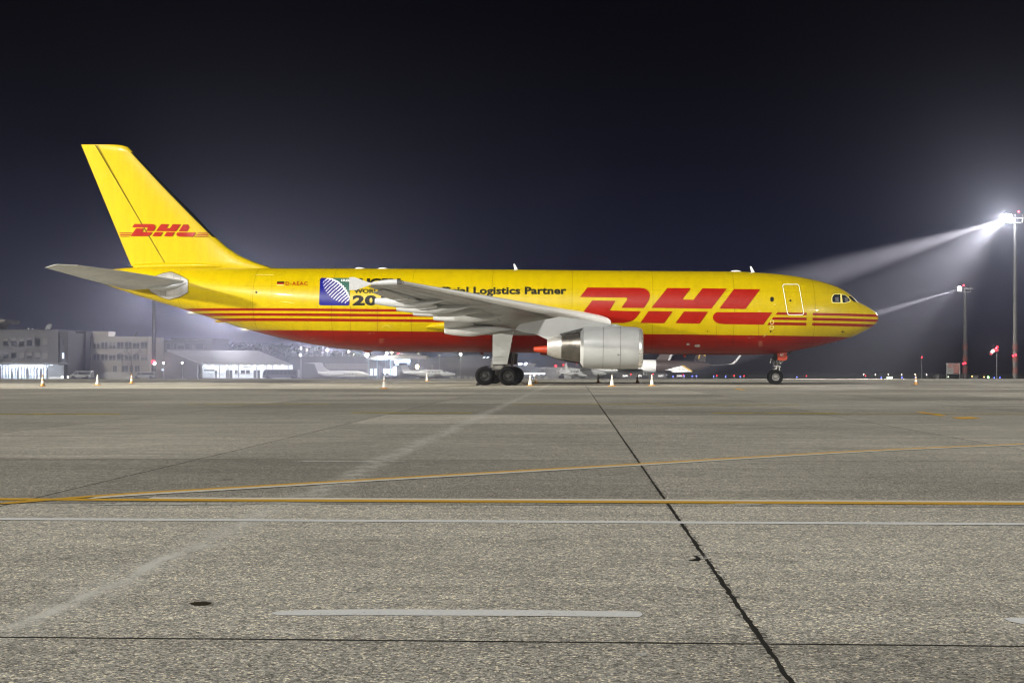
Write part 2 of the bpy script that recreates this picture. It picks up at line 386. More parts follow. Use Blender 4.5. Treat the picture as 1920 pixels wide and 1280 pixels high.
decal('registration', None, M['red'], hull, bm_in=text_bm('D-AEAC', 535.5, 577, 528, 535.2, .02, 1.15))['label'] = 'small red letters D-AEAC'
fl = decal('flag', [[(519.4, 528), (533, 528), (532.7, 530.6), (519.2, 530.6)]], M['black'], hull, step=(6, 3))
decal('flag_stripe', [[(519.2, 530.6), (532.7, 530.6), (532.4, 533.2), (519, 533.2)]], M['red'], fl, step=(6, 3))
decal('flag_stripe', [[(519, 533.2), (532.4, 533.2), (532.1, 535.6), (518.8, 535.6)]], mat('flag_gold', (.80, .52, .10), .4), fl, step=(6, 3))
# the rugby tournament emblem
sq = [(602.5, 521.2)]+arc(652.5, 524.5, 3.3, 3, -90, 0, 4)+arc(652.0, 569.4, 3.3, 3.2, 0, 90, 4)+arc(601.6, 569, 3.3, 3.2, 90, 180, 4)+[(600.2, 524)]
em = decal('emblem', [sq], M['navy'], hull, step=(8, 3)); em['label'] = 'navy square emblem with a striped white rugby ball'
decal('emblem_corner', [[(618, 521.4), (655.6, 521.4), (655.7, 556), (652.5, 549), (645, 538), (635, 528.6), (624, 522.6)]], M['green'], em, off=.018, step=(8, 3))
bars = []
ED = lambda t: (603+53*t, 521.5+49.5*t)      # the ball's long axis runs from upper left to lower right
for i in range(12):
    t = (i+.6)/12.4; wN = math.sin(math.pi*min(1, t*1.02))**.55
    cx, cy = 607+46.5*t, 525+42.5*t
    a = (cx+13.2*wN*.98, cy-12.0*wN); b = (cx-11.0*wN*.98, cy+9.6*wN)
    a = (min(a[0], 655.2), max(a[1], 522.0)); b = (max(b[0], 601.0), min(b[1], 571.8))
    dx, dy = .62, .66; mx, my = (a[0]+b[0])/2+.0, (a[1]+b[1])/2
    bars.append([(a[0]-dx, a[1]-dy*.8), (a[0]+dx, a[1]+dy*.8), (mx+dx, my+dy*.8), (mx-dx, my-dy*.8)])
    bars.append([(mx-dx*.5-1.2, my-dy*.3), (mx+dx*.6-1.2, my+dy*.9), (b[0]+dx*.6, b[1]+dy*.9), (b[0]-dx*.5, b[1]-dy*.3)])
rim_ = [(613, 521.6), (622, 522.2), (634, 527.5), (644.5, 537.5), (652, 548.6), (655.4, 557), (655.4, 560.5), (651, 551.2), (643, 540), (632.5, 530), (621.5, 524.4), (613, 522.9)]
decal('emblem_ball', bars+[rim_], M['whitepaint'], em, off=.024, step=(10, 4))
decal('emblem_lettering', None, M['whitepaint'], em, off=.024, bm_in=text_bm('IRB', 640, 655, 523.8, 528.2, .01))
decal('lettering', None, M['black'], hull, bm_in=text_bm('RUGBY', 657, 752, 522.0, 536.5, .05, 1.0))['label'] = 'black word RUGBY behind the wing tip'
decal('lettering', None, M['black'], hull, bm_in=text_bm('WORLD CUP', 663.5, 752, 541.5, 549.8, .035, 1.0))['label'] = 'black words WORLD CUP behind the wing tip'
decal('lettering', None, M['black'], hull, bm_in=text_bm('2015', 661, 752, 553.4, 572.8, .05, 1.08))['label'] = 'black figures 2015 behind the wing tip'

def outline(pts, wpx):                  # closed line of given width, as quads
    n = len(pts); out_ = []
    P = [Vector(p) for p in pts]
    for i in range(n):
        a, b = P[i], P[(i+1) % n]; d = (b-a).normalized(); nn = Vector((-d.y, d.x))*wpx/2; ex = d*wpx*.4
        out_.append([tuple(a+nn-ex), tuple(b+nn+ex), tuple(b-nn+ex), tuple(a-nn-ex)])
    return out_
def line(a, b, wpx):
    a = Vector(a); b = Vector(b); d = (b-a).normalized(); nn = Vector((-d.y, d.x))*wpx/2
    return [tuple(a+nn), tuple(b+nn), tuple(b-nn), tuple(a-nn)]
def soft_rect(x0, y0, x1, y1, sk=0, r=2.5):
    return [(x0+r, y0), (x1-r, y0), (x1, y0+r), (x1+sk, y1-r), (x1-r+sk, y1), (x0+r+sk, y1), (x0+sk, y1-r), (x0, y0+r)]
door = decal('crew_door', outline(soft_rect(1467.5, 533.2, 1498, 590, 9), 1.15), M['whitepaint'], hull); door['label'] = 'forward door outlined in white'
decal('porthole', [arc(1482, 563.5, 1.9, 1.9, 0, 330, 11)], M['black'], door, off=.016)
decal('small_window', [soft_rect(1444.3, 556.6, 1450.6, 565.6, 0, 1.8)], M['black'], hull, step=(6, 3))
rd = decal('rear_door', outline(soft_rect(471.5, 516, 509.5, 576, -2), .45), M['panel'], hull)
decal('porthole', [arc(480.6, 548, 1.9, 1.9, 0, 330, 11)], M['black'], rd, off=.016)
# cargo doors and skin joints
jn = [line((657, 575), (656.5, 658), .5), line((708, 575), (707.5, 659), .5), line((1343.5, 611), (1343.5, 664), .45), line((1422.5, 588), (1421.5, 664), .45), line((1237, 627), (1236, 663), .4), line((575.5, 617), (577, 642), .4), line((602, 617), (602, 646), .4)]
decal('skin_joints', jn, M['panelred'], hull)
decal('door_hinges', [line((660+7.5*i, 582.5), (660+7.5*i, 586), .7) for i in range(7)]+[line((1349+9.6*i, 590), (1349+9.6*i, 594.5), .7) for i in range(8)]+[line((1346, 594.6), (1422, 595), .5)], M['panelred'], hull)
decal('service_mark', outline(arc(1447.5, 603.5, 3.6, 3.6, 0, 330, 11), .8)+outline(arc(1447, 613.5, 3.6, 3.6, 0, 330, 11), .8)+[line((1431.5, 631.5), (1437, 626), .8), line((1450, 570.6), (1454, 570.9), .6), line((1422, 583.5), (1427, 583.6), .7)], mat('faded_mark', (.80, .70, .30), .5), hull, step=(5, 2))
decal('service_mark', [arc(1290, 645, 3.0, 2.2, 0, 330, 11), soft_rect(1302, 645.6, 1313, 650.2, 0, 2)], M['silver'], hull, step=(5, 2))
decal('service_mark', [arc(1445, 621, 1.7, 1.7, 0, 330, 11), arc(1327, 621, 1.1, 1.1, 0, 300, 6), [(1577, 621), (1579.5, 619.8), (1584, 621.6), (1579, 622.8)]], M['black'], hull, step=(5, 2))
decal('service_mark', [line((1402, 632.4), (1407, 632.8), .9), line((1410.5, 631.8), (1414.5, 632), .9)]+[line((1422, 639.5+1.7*i), (1431-1.2*(i % 3), 639.7+1.7*i), .55) for i in range(6)]+[line((691, 624.6), (696, 624.9), 1), line((699, 624.3), (703, 624.5), .8)]+[line((711, 634.5+1.7*i), (721-1.6*(i % 3), 634.7+1.7*i), .55) for i in range(6)]+[line((581, 634.8), (589, 635), .7), line((587, 631), (593, 635.2), .6)], mat('faded_stencil', (.42, .16, .10), .6), hull, step=(5, 2))
decal('service_mark', outline(arc(724, 618, 9, 8.5, 195, 345, 10), .6)[:-1]+[line((527, 565), (552, 568), .6), line((514, 515.3), (480, 515.1), .7)], mat('pale_scuff', (.82, .74, .22), .5), hull, step=(5, 2))
# cockpit glazing
cw = [[(1560.2, 558.8), (1561.4, 555.3), (1564.6, 552.4), (1575, 552.2), (1575.6, 566.9), (1561, 566.9), (1560.2, 564)],
      [(1578.0, 553.0), (1583.6, 553.2), (1589.5, 558.0), (1592.6, 561.6), (1592.8, 564.8), (1585, 567.3), (1579.6, 567.5)],
      [(1590.2, 555.6), (1595.4, 555.6), (1606.0, 566.4), (1601.0, 565.6), (1595.5, 561.6)]]
fr = []
for c_ in cw:
    cx = sum(p[0] for p in c_)/len(c_); cy = sum(p[1] for p in c_)/len(c_)
    fr.append([(cx+(x-cx)*1.12+(.9 if x > cx else -.9), cy+(y-cy)*1.08+(.8 if y > cy else -.8)) for x, y in c_])
M['framey'] = mat('window_surround', (.80, .70, .22), .4)
for i in (0, 1, 2):
    o = decal('cockpit_window', [cw[i]], M['glass'], hull, step=(3, 3), off=.026)
    if i < 2: decal('window_surround', [fr[i]], M['framey'], o, step=(3, 3), off=.018)
    if i < 2:
        decal('glare_shade', [[(cw[i][0][0]+5, 558), (cw[i][0][0]+11.5, 557), (cw[i][0][0]+12.5, 566), (cw[i][0][0]+6, 566.2)]], mat('cockpit_interior_grey', (.10, .10, .105), .25), o, step=(3, 3), off=.030)
decal('nose_joint', [line((1621.5, 573.5), (1621, 619), .4)], M['panel'], hull, step=(2, 3))

# ---- lofted aerofoils
def foil(le, te, t, n=14, u0=0., u1=1., up=(0, 0, 1), camber=.0):
    le = Vector(le); te = Vector(te); c = te-le; up = Vector(up); L = c.length
    us = [u0+(u1-u0)*(1-math.cos(math.pi*i/n))/2 if u0 == 0 else u0+(u1-u0)*i/n for i in range(n+1)]
    f = lambda u: 5*t*(.2969*math.sqrt(u)-.126*u-.3516*u*u+.2843*u**3-.1036*u**4)*L+.0015
    cb = lambda u: camber*L*4*u*(1-u)
    return [le+c*u+up*(cb(u)+f(u)) for u in reversed(us)]+[le+c*u+up*(cb(u)-f(u)) for u in us[(1 if u0 == 0 else 0):]]
def lerp(a, b, t): return a+(b-a)*t
# wing: leading and trailing edge read from the photograph at known span positions
LEt, LEi = pl(757, 528.6, -22.2), pl(1080, 590.0, -5.0)
LEs = lambda y: LEi+(LEt-LEi)*((y+5.0)/(-22.2+5.0))
TEt, TEk = pl(690, 537.8, -22.2), pl(848, 587.5, -7.9)
TEs = lambda y: TEk+(TEt-TEk)*((y+7.9)/(-22.2+7.9))
SEC = []
for y in (-22.2, -20, -17.5, -15, -12.5, -10, -7.9):
    SEC.append((y, LEs(y), TEs(y), lerp(.115, .105, (y+7.9)/-14.3)))
TEr = pl(850, 613.5, -2.9)
SEC.append((-5.4, LEs(-5.4), lerp(TEk, TEr, .5), .125))
SEC.append((-4.0, pl(1112, 596.0, -4.0), lerp(TEk, TEr, .78), .128))
SEC.append((-2.9, pl(1146, 604.5, -2.9), TEr, .13))
SEC.append((-1.2, pl(1146, 604.5, -2.9)+Vector((.3, 1.7, -.05)), TEr+Vector((0, 1.7, -.05)), .13))
cmb = lambda y: .032 if y < -7.5 else max(.012, .032-(y+7.5)*.006)
def mir(o, name, m, parent, smooth=30):
    me = o.data.copy(); me.transform(Matrix.Scale(-1, 4, (0, 1, 0))); me.flip_normals()
    q_ = bpy.data.objects.new(name, me); C.objects.link(q_); q_.parent = parent; q_['org'] = (0., 0., 0.); return q_
wing = MB().loft([foil(a, b, t, 16, .09, 1., camber=cmb(y)) for y, a, b, t in SEC]).build('wing', M['wing'], air, 35)
slat = MB().loft([foil(a, b, t*1.02, 8, 0., .088, camber=cmb(y)) for y, a, b, t in SEC[:-1]]).build('leading_edge_slat', M['bright'], wing, 35)
wing2 = mir(wing, 'wing', M['wing'], air); mir(slat, 'leading_edge_slat', M['bright'], wing2)
# seams, access panels and the flap gap on the wing's lower surface
def low(y, u):
    for i in range(len(SEC)-1):
        (ya, la, ta, t1), (yb, lb, tb, t2) = SEC[i], SEC[i+1]
        if ya <= y <= yb:
            k_ = (y-ya)/(yb-ya); L = lerp(la, lb, k_); T = lerp(ta, tb, k_); t = lerp(t1, t2, k_)
            f_ = 5*t*(.2969*math.sqrt(u)-.126*u-.3516*u*u+.2843*u**3-.1036*u**4)*(T-L).length
            return L+(T-L)*u-Vector((0, 0, f_+.012-cmb(y)*(T-L).length*4*u*(1-u)))
def strip(m, y0, y1, u0, u1, w_, n=10):
    vs = []
    for i in range(n+1):
        y = lerp(y0, y1, i/n); u = lerp(u0, u1, i/n)
        if abs(y1-y0) > .5: vs += [low(y, u-w_), low(y, u+w_)]
        else: vs += [low(y-w_, u), low(y+w_, u)]
    m.add(vs, [(2*i, 2*i+1, 2*i+3, 2*i+2) for i in range(n)])
q_ = MB()
strip(q_, -22, -5.5, .14, .14, .004, 16); strip(q_, -22, -5.5, .60, .60, .004, 16); strip(q_, -21, -17.5, .80, .80, .010); strip(q_, -17.3, -8, .80, .80, .007, 12)
for y in (-20.6, -17.45, -13.1, -10.6, -8.6): strip(q_, y, y, .10, .97, .02)
seam = q_.build('wing_seam', M['geardark'], wing)
q_ = MB()
for i in range(13):
    y = -21+i*1.02; vs = [low(y+.30*math.cos(a), .40+.045*math.sin(a))-Vector((0, 0, .003)) for a in np.linspace(0, 6.283, 13)[:-1]]; q_.add(vs, [tuple(range(12))])
q_.build('access_panels', M['silver'], wing)
# wing tip: pod, fence, navigation light
pod = MB().rings([(pl(x, y, -22.3), r) for x, y, r in ((692, 532.6, .03), (700, 531.6, .10), (715, 530.4, .14), (730, 529.4, .165), (745, 528.8, .155))], 14)
pod.build('wing_tip_pod', M['whitepaint'], wing, 40)
nav = MB().rings([(pl(745.3, 528.8, -22.3), .15), (pl(750, 529, -22.3), .13), (pl(754.5, 529.3, -22.3), .09), (pl(757.5, 529.6, -22.3), .02)], 12)
nav.build('navigation_light', mat('lamp_glass_clear', (.35, .34, .32), .12, .6), wing, 40)
fp = [(655, 519.6), (665, 519.6), (680, 525.2), (697, 530.8), (696, 533.2), (682, 538.4), (667.5, 543.8), (655, 543.8)]
MB().prism([(pl(x, y, -22.35).x, pl(x, y, -22.35).z) for x, y in fp], -22.38, -22.30).build('wing_tip_fence', M['whitepaint'], wing)
# flaps and aileron seams: separate flap panels just below and behind the trailing edge
for y0, y1 in ((-21.0, -17.6), (-17.4, -13.2), (-13.0, -8.9), (-7.2, -3.1)):
    rs = []
    for y in (y0, y1):
        if y > -7.9: te = lerp(TEk, TEr, (y+7.9)/5.0); le = LEs(y)
        else: te = TEs(y); le = LEs(y)
        c = le-te; ext = .42+.012*(y+22)*4
        rs.append(foil(te+c*.17+Vector((0, 0, -.05-.008*(y+22))), te+Vector((-ext*.45, 0, -.16-.012*(y+22))), .09, 8, 0, 1))
    MB().loft(rs).build('flap', M['wing'], wing, 35)
# flap track fairings
def sect(y):
    for i in range(len(SEC)-1):
        (ya, la, ta, t1), (yb, lb, tb, t2) = SEC[i], SEC[i+1]
        if ya <= y <= yb: k_ = (y-ya)/(yb-ya); return lerp(la, lb, k_), lerp(ta, tb, k_)
def fairing(y, pxt, pxa, pya, h, wid):
    L, T = sect(y); xf, A = pl(pxt, 580, y).x, pl(pxa, pya, y); s_ = []; N = 18
    zT = low(y, .97).z
    for i in range(N+1):
        t = i/N; x = lerp(xf, A.x, t); u = (x-L.x)/(T.x-L.x)
        hh = h*(1-(1-min(1, t/.5))**2.0) if t < .5 else lerp(h, h*.55, ((t-.5)/.5)**1.5)
        zs = low(y, min(u, .97)).z if u < .97 else lerp(zT, A.z+h*.35, (u-.97)/max(1e-3, (A.x-L.x)/(T.x-L.x)-.97))
        s_.append((Vector((x, y, zs-hh*.55+.03)), (max(.015, wid*(1-(1-min(1, t/.45))**1.8)*(1 if t < .7 else 1-.4*(t-.7)/.3)), max(.02, hh))))
    return MB().rings(s_, 20).build('flap_fairing', M['fairing'], wing, 50)
M['fairing'] = mat('fairing_light_grey_paint', (.50, .505, .50), .35, 0, .08, 2, coat=.2)
fairing(-15.6, 836.5, 703, 566, .31, .21)
fairing(-12.7, 889, 743.5, 578.5, .34, .23)
fairing(-10.2, 911, 774.5, 588, .30, .21)
fairing(-7.4, 949, 812.5, 596.5, .33, .23)
def root_fairing(y, tip, mid, aft, hmax, haft, wid):
    T, Mm, A = pl(*tip, y), pl(*mid, y), pl(*aft, y); s_ = []
    for i in range(15):
        t = i/14; c = (1-t)**2*T+2*t*(1-t)*(Mm*2-(T+A)/2)+t*t*A
        h = hmax*min(1, (t/.55))**.75 if t < .55 else lerp(hmax, haft, ((t-.55)/.45)**1.6)
        s_.append((c, (max(.02, wid*min(1, (t/.5))**.7*(1 if t < .7 else 1-.35*(t-.7)/.3)), max(.02, h))))
    return MB().rings(s_, 18).build('flap_fairing', M['fairing'], wing, 50)
root_fairing(-4.3, (965, 618), (890, 618.5), (833.5, 618), .44, .26, .40)
for o in list(wing.children):
    if o.name.startswith(('flap', 'wing_tip', 'navigation')): mir(o, o.name.split('.')[0], None, wing2)
# wing-root fillet: yellow blister behind, grey fairing below
MB().rings([(Vector((pl(x, y, -2.75).x, -2.45, pl(x, y, -2.75).z)), (b, a)) for x, y, a, b in ((799, 613, .05, .30), (812, 611.5, .22, .45), (835, 610.5, .36, .50), (862, 610, .44, .55), (900, 610, .46, .55))], 20, up=(0, 0, 1)).build('wing_root_fillet', M['hull'], air, 50)
MB().rings([(Vector((pl(x, y, -2.75).x, -1.9, pl(x, y, -2.75).z)), (b, a)) for x, y, a, b in ((845, 618, .15, .6), (880, 615, .40, 1.05), (930, 612, .60, 1.2), (1000, 612, .62, 1.25), (1070, 611, .50, 1.15), (1120, 610, .32, 1.0), (1160, 608.5, .05, .9))], 28, up=(0, 0, 1)).build('belly_fairing', M['white'], air, 50)

# ---- engine
def engine(sgn):
    Y = -7.9
    ax = lambda px, py=651.5: pl(px, py, Y)
    cx = Vector((0, 0, 0)); Z0 = ax(1150).z
    s_ = F/(D-7.9)
    def prof(L): return [(r/s_, pl(px, 651.5, Y).x) for px, r in L]
    def lay(m, L, dz=0, n=56): m.lathe(prof(L), (0, Y, Z0+dz), (1, 0, 0), n); return m
    # cowl: barrel, slightly flat below
    cowl = lay(MB(), [(1088, 30), (1093.5, 37.6), (1094, 38.6), (1105, 39.4), (1125, 39.9), (1150, 40.1), (1175, 39.9), (1190, 39.2), (1196.5, 38.4), (1196.5, 33), (1150, 31), (1100, 30)])
    co_ = cowl.build('engine', M['white'], air, 40)
    lip = lay(MB(), [(1196.6, 38.3), (1200, 37.4), (1203, 35.8), (1204.6, 34.0), (1204.8, 32.6), (1203, 31.2), (1199, 30.6), (1190, 30.4)])
    lip.build('intake_lip', M['chrome'], co_, 60)
    fan = lay(MB(), [(1186, 31.5), (1185, 10)]); fan.cur = 1; lay(fan, [(1185, 10), (1190, 7), (1195, 3), (1197, .2)]); fan.build('fan', [M['geardark'], M['gear']], co_, 40)
    c2 = lay(MB(), [(1098, 30.0), (1093, 29.6), (1080, 28.2), (1066, 25.8), (1053, 23.2)], .02); c2.build('core_cowl', M['burnt'], co_, 40)
    c3 = lay(MB(), [(1052.8, 23.4), (1045, 22.0), (1035, 19.2), (1026.5, 16.0), (1026, 14.8), (1040, 13)], .02); c3.build('exhaust_nozzle', M['steel'], co_, 40)
    pg = lay(MB(), [(1034, 8.5), (1026, 7.2), (1012, 6.0), (1001, 4.6), (1000.5, .2)], -.17); pg.build('exhaust_cover', M['orange'], co_, 40)
    # cowl joints and latch
    for px, r in ((1130, 40.25), (1162, 40.3)):
        lay(MB(), [(px, r+.1), (px+.6, r+.1)]).build('cowl_joint', M['geardark'], co_)
    MB().box(tuple(pl(1158, 664, Y)+Vector((0, -1.24, 0))), (.10, .03, .12)).build('latch', M['geardark'], co_)
    st = MB().tube(pl(1000, 655, Y)+Vector((0, -.15, 0)), pl(1026, 657.5, Y)+Vector((0, -.2, 0)), .05, .12, 8)
    # pylon
    top = [(1170, 611.8), (1150, 608.5), (1120, 603), (1085, 598), (1050, 594), (1010, 601), (975, 608), (966, 618), (985, 624), (1004, 626), (1026, 636.5), (1060, 630), (1092, 621), (1120, 616)]
    q2 = [pl(a, b, Y) for a, b in top]; N = len(q2)
    vs = [Vector((p.x, Y-.24 if 0 < i < N-1 else Y-.05, p.z)) for i, p in enumerate(q2)]+[Vector((p.x, Y+.24 if 0 < i < N-1 else Y+.05, p.z)) for i, p in enumerate(q2)]
    MB().add(vs, [tuple(range(N))[::-1], tuple(range(N, 2*N))]+[(i, (i+1) % N, N+(i+1) % N, N+i) for i in range(N)]).build('pylon', M['white'], co_, 30)
    MB().prism([(pl(a, b, Y).x, pl(a, b, Y).z) for a, b in ((1050, 626), (1092, 615), (1094, 618.5), (1075, 622), (1052, 630))], Y-.34, Y+.34).build('heat_shield', M['geardark'], co_)
    return co_
eng = engine(-1)
eng2 = mir(eng, 'engine', None, air)
for o in list(eng.children): mir(o, o.name.split('.')[0], None, eng2)

# ---- tail fin
FZ = [(p, q_) for p, q_ in ((501.5, 0), (492, 0), (480, 0), (463.8, 0), (444.5, 0), (400, 0), (350, 0), (310, 0), (286, 0), (276, 0), (272.6, 0), (271.6, 0))]
LEF = {501.5: 506, 492: 478, 480: 450, 463.8: 425, 444.5: 403.8, 400: 361.8, 350: 311.5, 310: 273.0, 286: 250, 276: 240, 272.6: 229, 271.6: 218}
TEF = lambda py: 152+(246-152)*(py-271.3)/(500.8-271.3)
HGF = lambda py: 180+(312-180)*(py-272)/(496-272)
THK = lambda py: .075 if py > 440 else .085
fins = []
for py, _ in FZ:
    L = pl(LEF[py], py, 0); T = pl(TEF(py), py, 0); T.z = L.z
    fins.append((py, L, T, THK(py)*(.55 if py < 275 else 1)))
L = pl(520, 512, 0); T = pl(250, 512, 0); T.z = L.z
fins = [(512, L, T, .06)]+fins
def hf(py, L, T):                       # chord fraction of the rudder hinge
    return (pl(HGF(min(py, 496)), py, 0).x-L.x)/(T.x-L.x)
fin = MB().loft([foil(L, T, t, 14, 0.0, hf(py, L, T)-.0018, up=(0, 1, 0)) for py, L, T, t in fins]).build('tail_fin', M['yellow'], air, 40)
rud = MB().loft([foil(L, T, t, 8, hf(py, L, T)+.0018, 1., up=(0, 1, 0)) for py, L, T, t in fins[1:]]).build('rudder', M['yellow'], fin, 30)
MB().loft([foil(L+(L-T)*.002, T, t*1.15, 5, 0., .028 if py > 430 else .05, up=(0, 1, 0)) for py, L, T, t in fins[5:-3]]).build('fin_leading_edge', M['black'], fin, 40)
MB().prism([(pl(a, b, 0).x, pl(a, b, 0).z) for a, b in ((180.2, 273), (310.5, 494.5), (310.0, 494.5), (179.9, 273))], -.20, .20).build('rudder_seam', M['dark'], fin)
for i in range(5): MB().tube(pl(152+i*4.3, 273.5+i*10.6, 0), pl(149.5+i*4.3, 273.3+i*10.6, 0), .012, .008, 5).build('static_wick', M['dark'], rud)
def fin_y(x, z):
    ps = sorted(fins, key=lambda q_: q_[1].z)
    for i in range(len(ps)-1):
        if ps[i][1].z <= z <= ps[i+1][1].z or i == len(ps)-2:
            k_ = min(max((z-ps[i][1].z)/(ps[i+1][1].z-ps[i][1].z), 0), 1)
            def at(j):
                _, L, T, t = ps[j]; u = (x-L.x)/(T.x-L.x); u = min(max(u, .001), 1)
                return 5*t*(.2969*math.sqrt(u)-.126*u-.3516*u*u+.2843*u**3-.1036*u**4)*abs(T.x-L.x)
            return -(at(i)*(1-k_)+at(i+1)*k_)
    return 0
def hitfin(px, py, off):
    y = -.3
    for _ in range(8): p = pl(px, py, y); y = fin_y(p.x, p.z)
    return Vector((p.x, y-off-.03, p.z))
fx = lambda x, y: (248+(x-1087.6)*(368-248)/(1448-1087.6), 420+(y-539.1)*(443.8-420)/(608-539.1))
for i, grp in enumerate(([0, 1], [2, 3, 4], [5, 6])):
    o = decal('letter', [[fx(*p) for p in LET[k_]] for k_ in grp], M['red'], fin, fn=hitfin, step=(8, 8)); o['label'] = 'small red letter '+'DHL'[i]+' on the tail fin'
bars = []
for i in range(3):
    y0 = 436.2+3.1*i; y1 = y0+1.35
    bars.append([(224.5, y0), (248.2-2.3*i, y0), (247.2-2.3*i, y1), (224.5, y1)])
    bars.append([(371.6-2.5*i, y0+.2), (390.8, y0+.2), (390.8, y1+.2), (370.6-2.5*i, y1+.2)])
decal('letter_stripes', bars, M['red'], fin, fn=hitfin, step=(8, 8))
# root fairing of the fin
MB().rings([(pl(x, y, 0), (w_, h_)) for x, y, w_, h_ in ((252, 501, .28, .22), (300, 499.5, .42, .26), (380, 498.5, .46, .24), (430, 499.5, .36, .16), (447, 501.5, .1, .05))], 16, up=(0, 0, 1)).build('fin_root_fairing', M['yellow'], air, 50)
# ---- tailplane
ST = [(-8.15, pl(107, 495.2, -8.15), pl(83, 501.8, -8.15), .05), (-7.2, pl(146, 497.0, -7.2), pl(100, 506.2, -7.2), .085), (-4.5, pl(231, 508.6, -4.5), pl(162, 523.6, -4.5), .09), (-1.9, pl(350, 528.5, -1.9), pl(230, 541.5, -1.9), .095), (-.9, pl(352, 529, -1.9)+Vector((.1, 1.0, 0)), pl(232, 541.8, -1.9)+Vector((0, 1.0, 0)), .095)]
stab = MB().loft([foil(a, b, t, 14) for y, a, b, t in ST]).build('tailplane', M['wing'], air, 35)
le = MB().loft([foil(a+Vector((.01, 0, 0)), b, t*1.1, 5, 0., .05) for y, a, b, t in ST[:2]]).build('leading_edge', M['whitepaint'], stab, 35)
rf = MB().rings([(Vector((pl(x, y, -1.9).x, -1.75, pl(x, y, -1.9).z)), (b, a)) for x, y, a, b in ((268, 537, .03, .25), (280, 538, .16, .36), (305, 538, .26, .45), (330, 535.5, .24, .45), (350, 532, .10, .36), (356, 530, .02, .2))], 16, up=(0, 0, 1)); rfo = rf.build('root_fairing', M['wing'], stab, 50)
stab2 = mir(stab, 'tailplane', None, air); mir(le, 'leading_edge', None, stab2); mir(rfo, 'root_fairing', None, stab2)
decal('trim_plate', [[(283, 524), (291, 518.5), (306, 512.5), (321, 510.2), (338, 517), (352.5, 525), (353, 548), (338, 556), (317, 561), (300, 556), (281, 545)]], M['silver'], hull, step=(5, 4), off=.03)
decal('trim_plate_seam', outline([(283, 524), (291, 518.5), (306, 512.5), (321, 510.2), (338, 517), (352.5, 525), (353, 548), (338, 556), (317, 561), (300, 556), (281, 545)], .7)+[line((x, 514+abs(x-320)*.25), (x+1, 559-abs(x-318)*.35), .4) for x in (300, 310, 326, 339)], M['geardark'], hull, step=(5, 4), off=.036)
# ---- antennas, blisters and lights on the hull
def blade(px, py, dx, dy, m, y=0, th=.03, w0=3.2, w1=1.4):
    pts = [(px-w0, py), (px+w0, py), (px+dx+w1, py+dy), (px+dx-w1, py+dy)]
    return MB().prism([(pl(a, b, y).x, pl(a, b, y).z) for a, b in pts], y-th, y+th).build('antenna', M[m], air)
blade(968, 506, -4, -11, 'whitepaint'); blade(1412, 511, -4.5, -11.5, 'whitepaint')
blade(901, 659.5, 4.5, 5.5, 'redpaint', w0=2, w1=2.4); blade(1284, 663, -.5, 6, 'redpaint', w0=2.6, w1=2.4); blade(902, 660, 4, 4, 'redpaint', w0=3)
blade(1572, 637, -.5, 4, 'geardark', w0=.6, w1=.4); blade(1558, 642, -1.5, 3, 'geardark', w0=.5, w1=.4)
for px, py, m in ((675, 503.6, 'whitepaint'), (718, 503.9, 'whitepaint'), (1380, 509, 'whitepaint'), (462, 618, 'whitepaint'), (412, 602.5, 'yellow'), (360, 586.5, 'whitepaint'), (690, 658, 'redpaint')):
    p = pl(px, py, 0); MB().rings([(p+Vector((-.36, 0, 0)), .01), (p+Vector((-.22, 0, 0)), (.10, .07)), (p, (.14, .10)), (p+Vector((.22, 0, 0)), (.10, .07)), (p+Vector((.36, 0, 0)), .01)], 12, up=(0, 0, 1)).build('blister', M[m], air, 50)
p = pl(952, 556, -22.0)
# ---- landing gear
def wheel(parent, c, r, wdt, rimm, name='wheel'):
    m = MB(); h = wdt/2
    pf = [(r*.50, -h*.80), (r*.62, -h*.98), (r*.80, -h), (r*.92, -h*.86), (r*.98, -h*.55)]
    for g in (-.42, -.14, .14, .42): pf += [(r, h*(g-.11)), (r, h*(g+.07)), (r*.985, h*(g+.08)), (r*.985, h*(g+.12))]
    pf += [(r*.98, h*.55), (r*.92, h*.86), (r*.80, h), (r*.62, h*.98), (r*.50, h*.80)]
    m.lathe(pf, c, (0, 1, 0), 48)
    # flattened foot
    foot = c.z-r+.02
    m.v = [(x, y, max(z, foot)) for x, y, z in m.v]
    m.cur = 1
    for sg in (-1, 1):
        m.lathe([(r*.51, sg*h*.80), (r*.50, sg*h*.86), (r*.46, sg*h*.84), (r*.44, sg*h*.45), (r*.26, sg*h*.40), (r*.22, sg*h*.70), (r*.10, sg*h*.80), (.001, sg*h*.80)], c, (0, 1, 0), 32)
    m.cur = 2
    for k_ in range(9):
        a = 2*math.pi*k_/9
        for sg in (-1, 1): m.tube(Vector(c)+Vector((r*.34*math.cos(a), sg*h*.42, r*.34*math.sin(a))), Vector(c)+Vector((r*.34*math.cos(a), sg*h*.47, r*.34*math.sin(a))), r*.055, n=8)
    return m.build(name, [M['rubber'], rimm, M['dark']], parent, 40)
def ground_z(x, y, z):                   # put a point given in world height into aircraft coordinates
    return z
def A(px, y, h):                         # aircraft-frame point under pixel column px at lateral y with WORLD height h above the apron
    p = pl(px, 690, y)
    wv = RW @ p; k_ = h-wv.z
    return p+(RWI.to_3x3() @ Vector((0, 0, k_)))
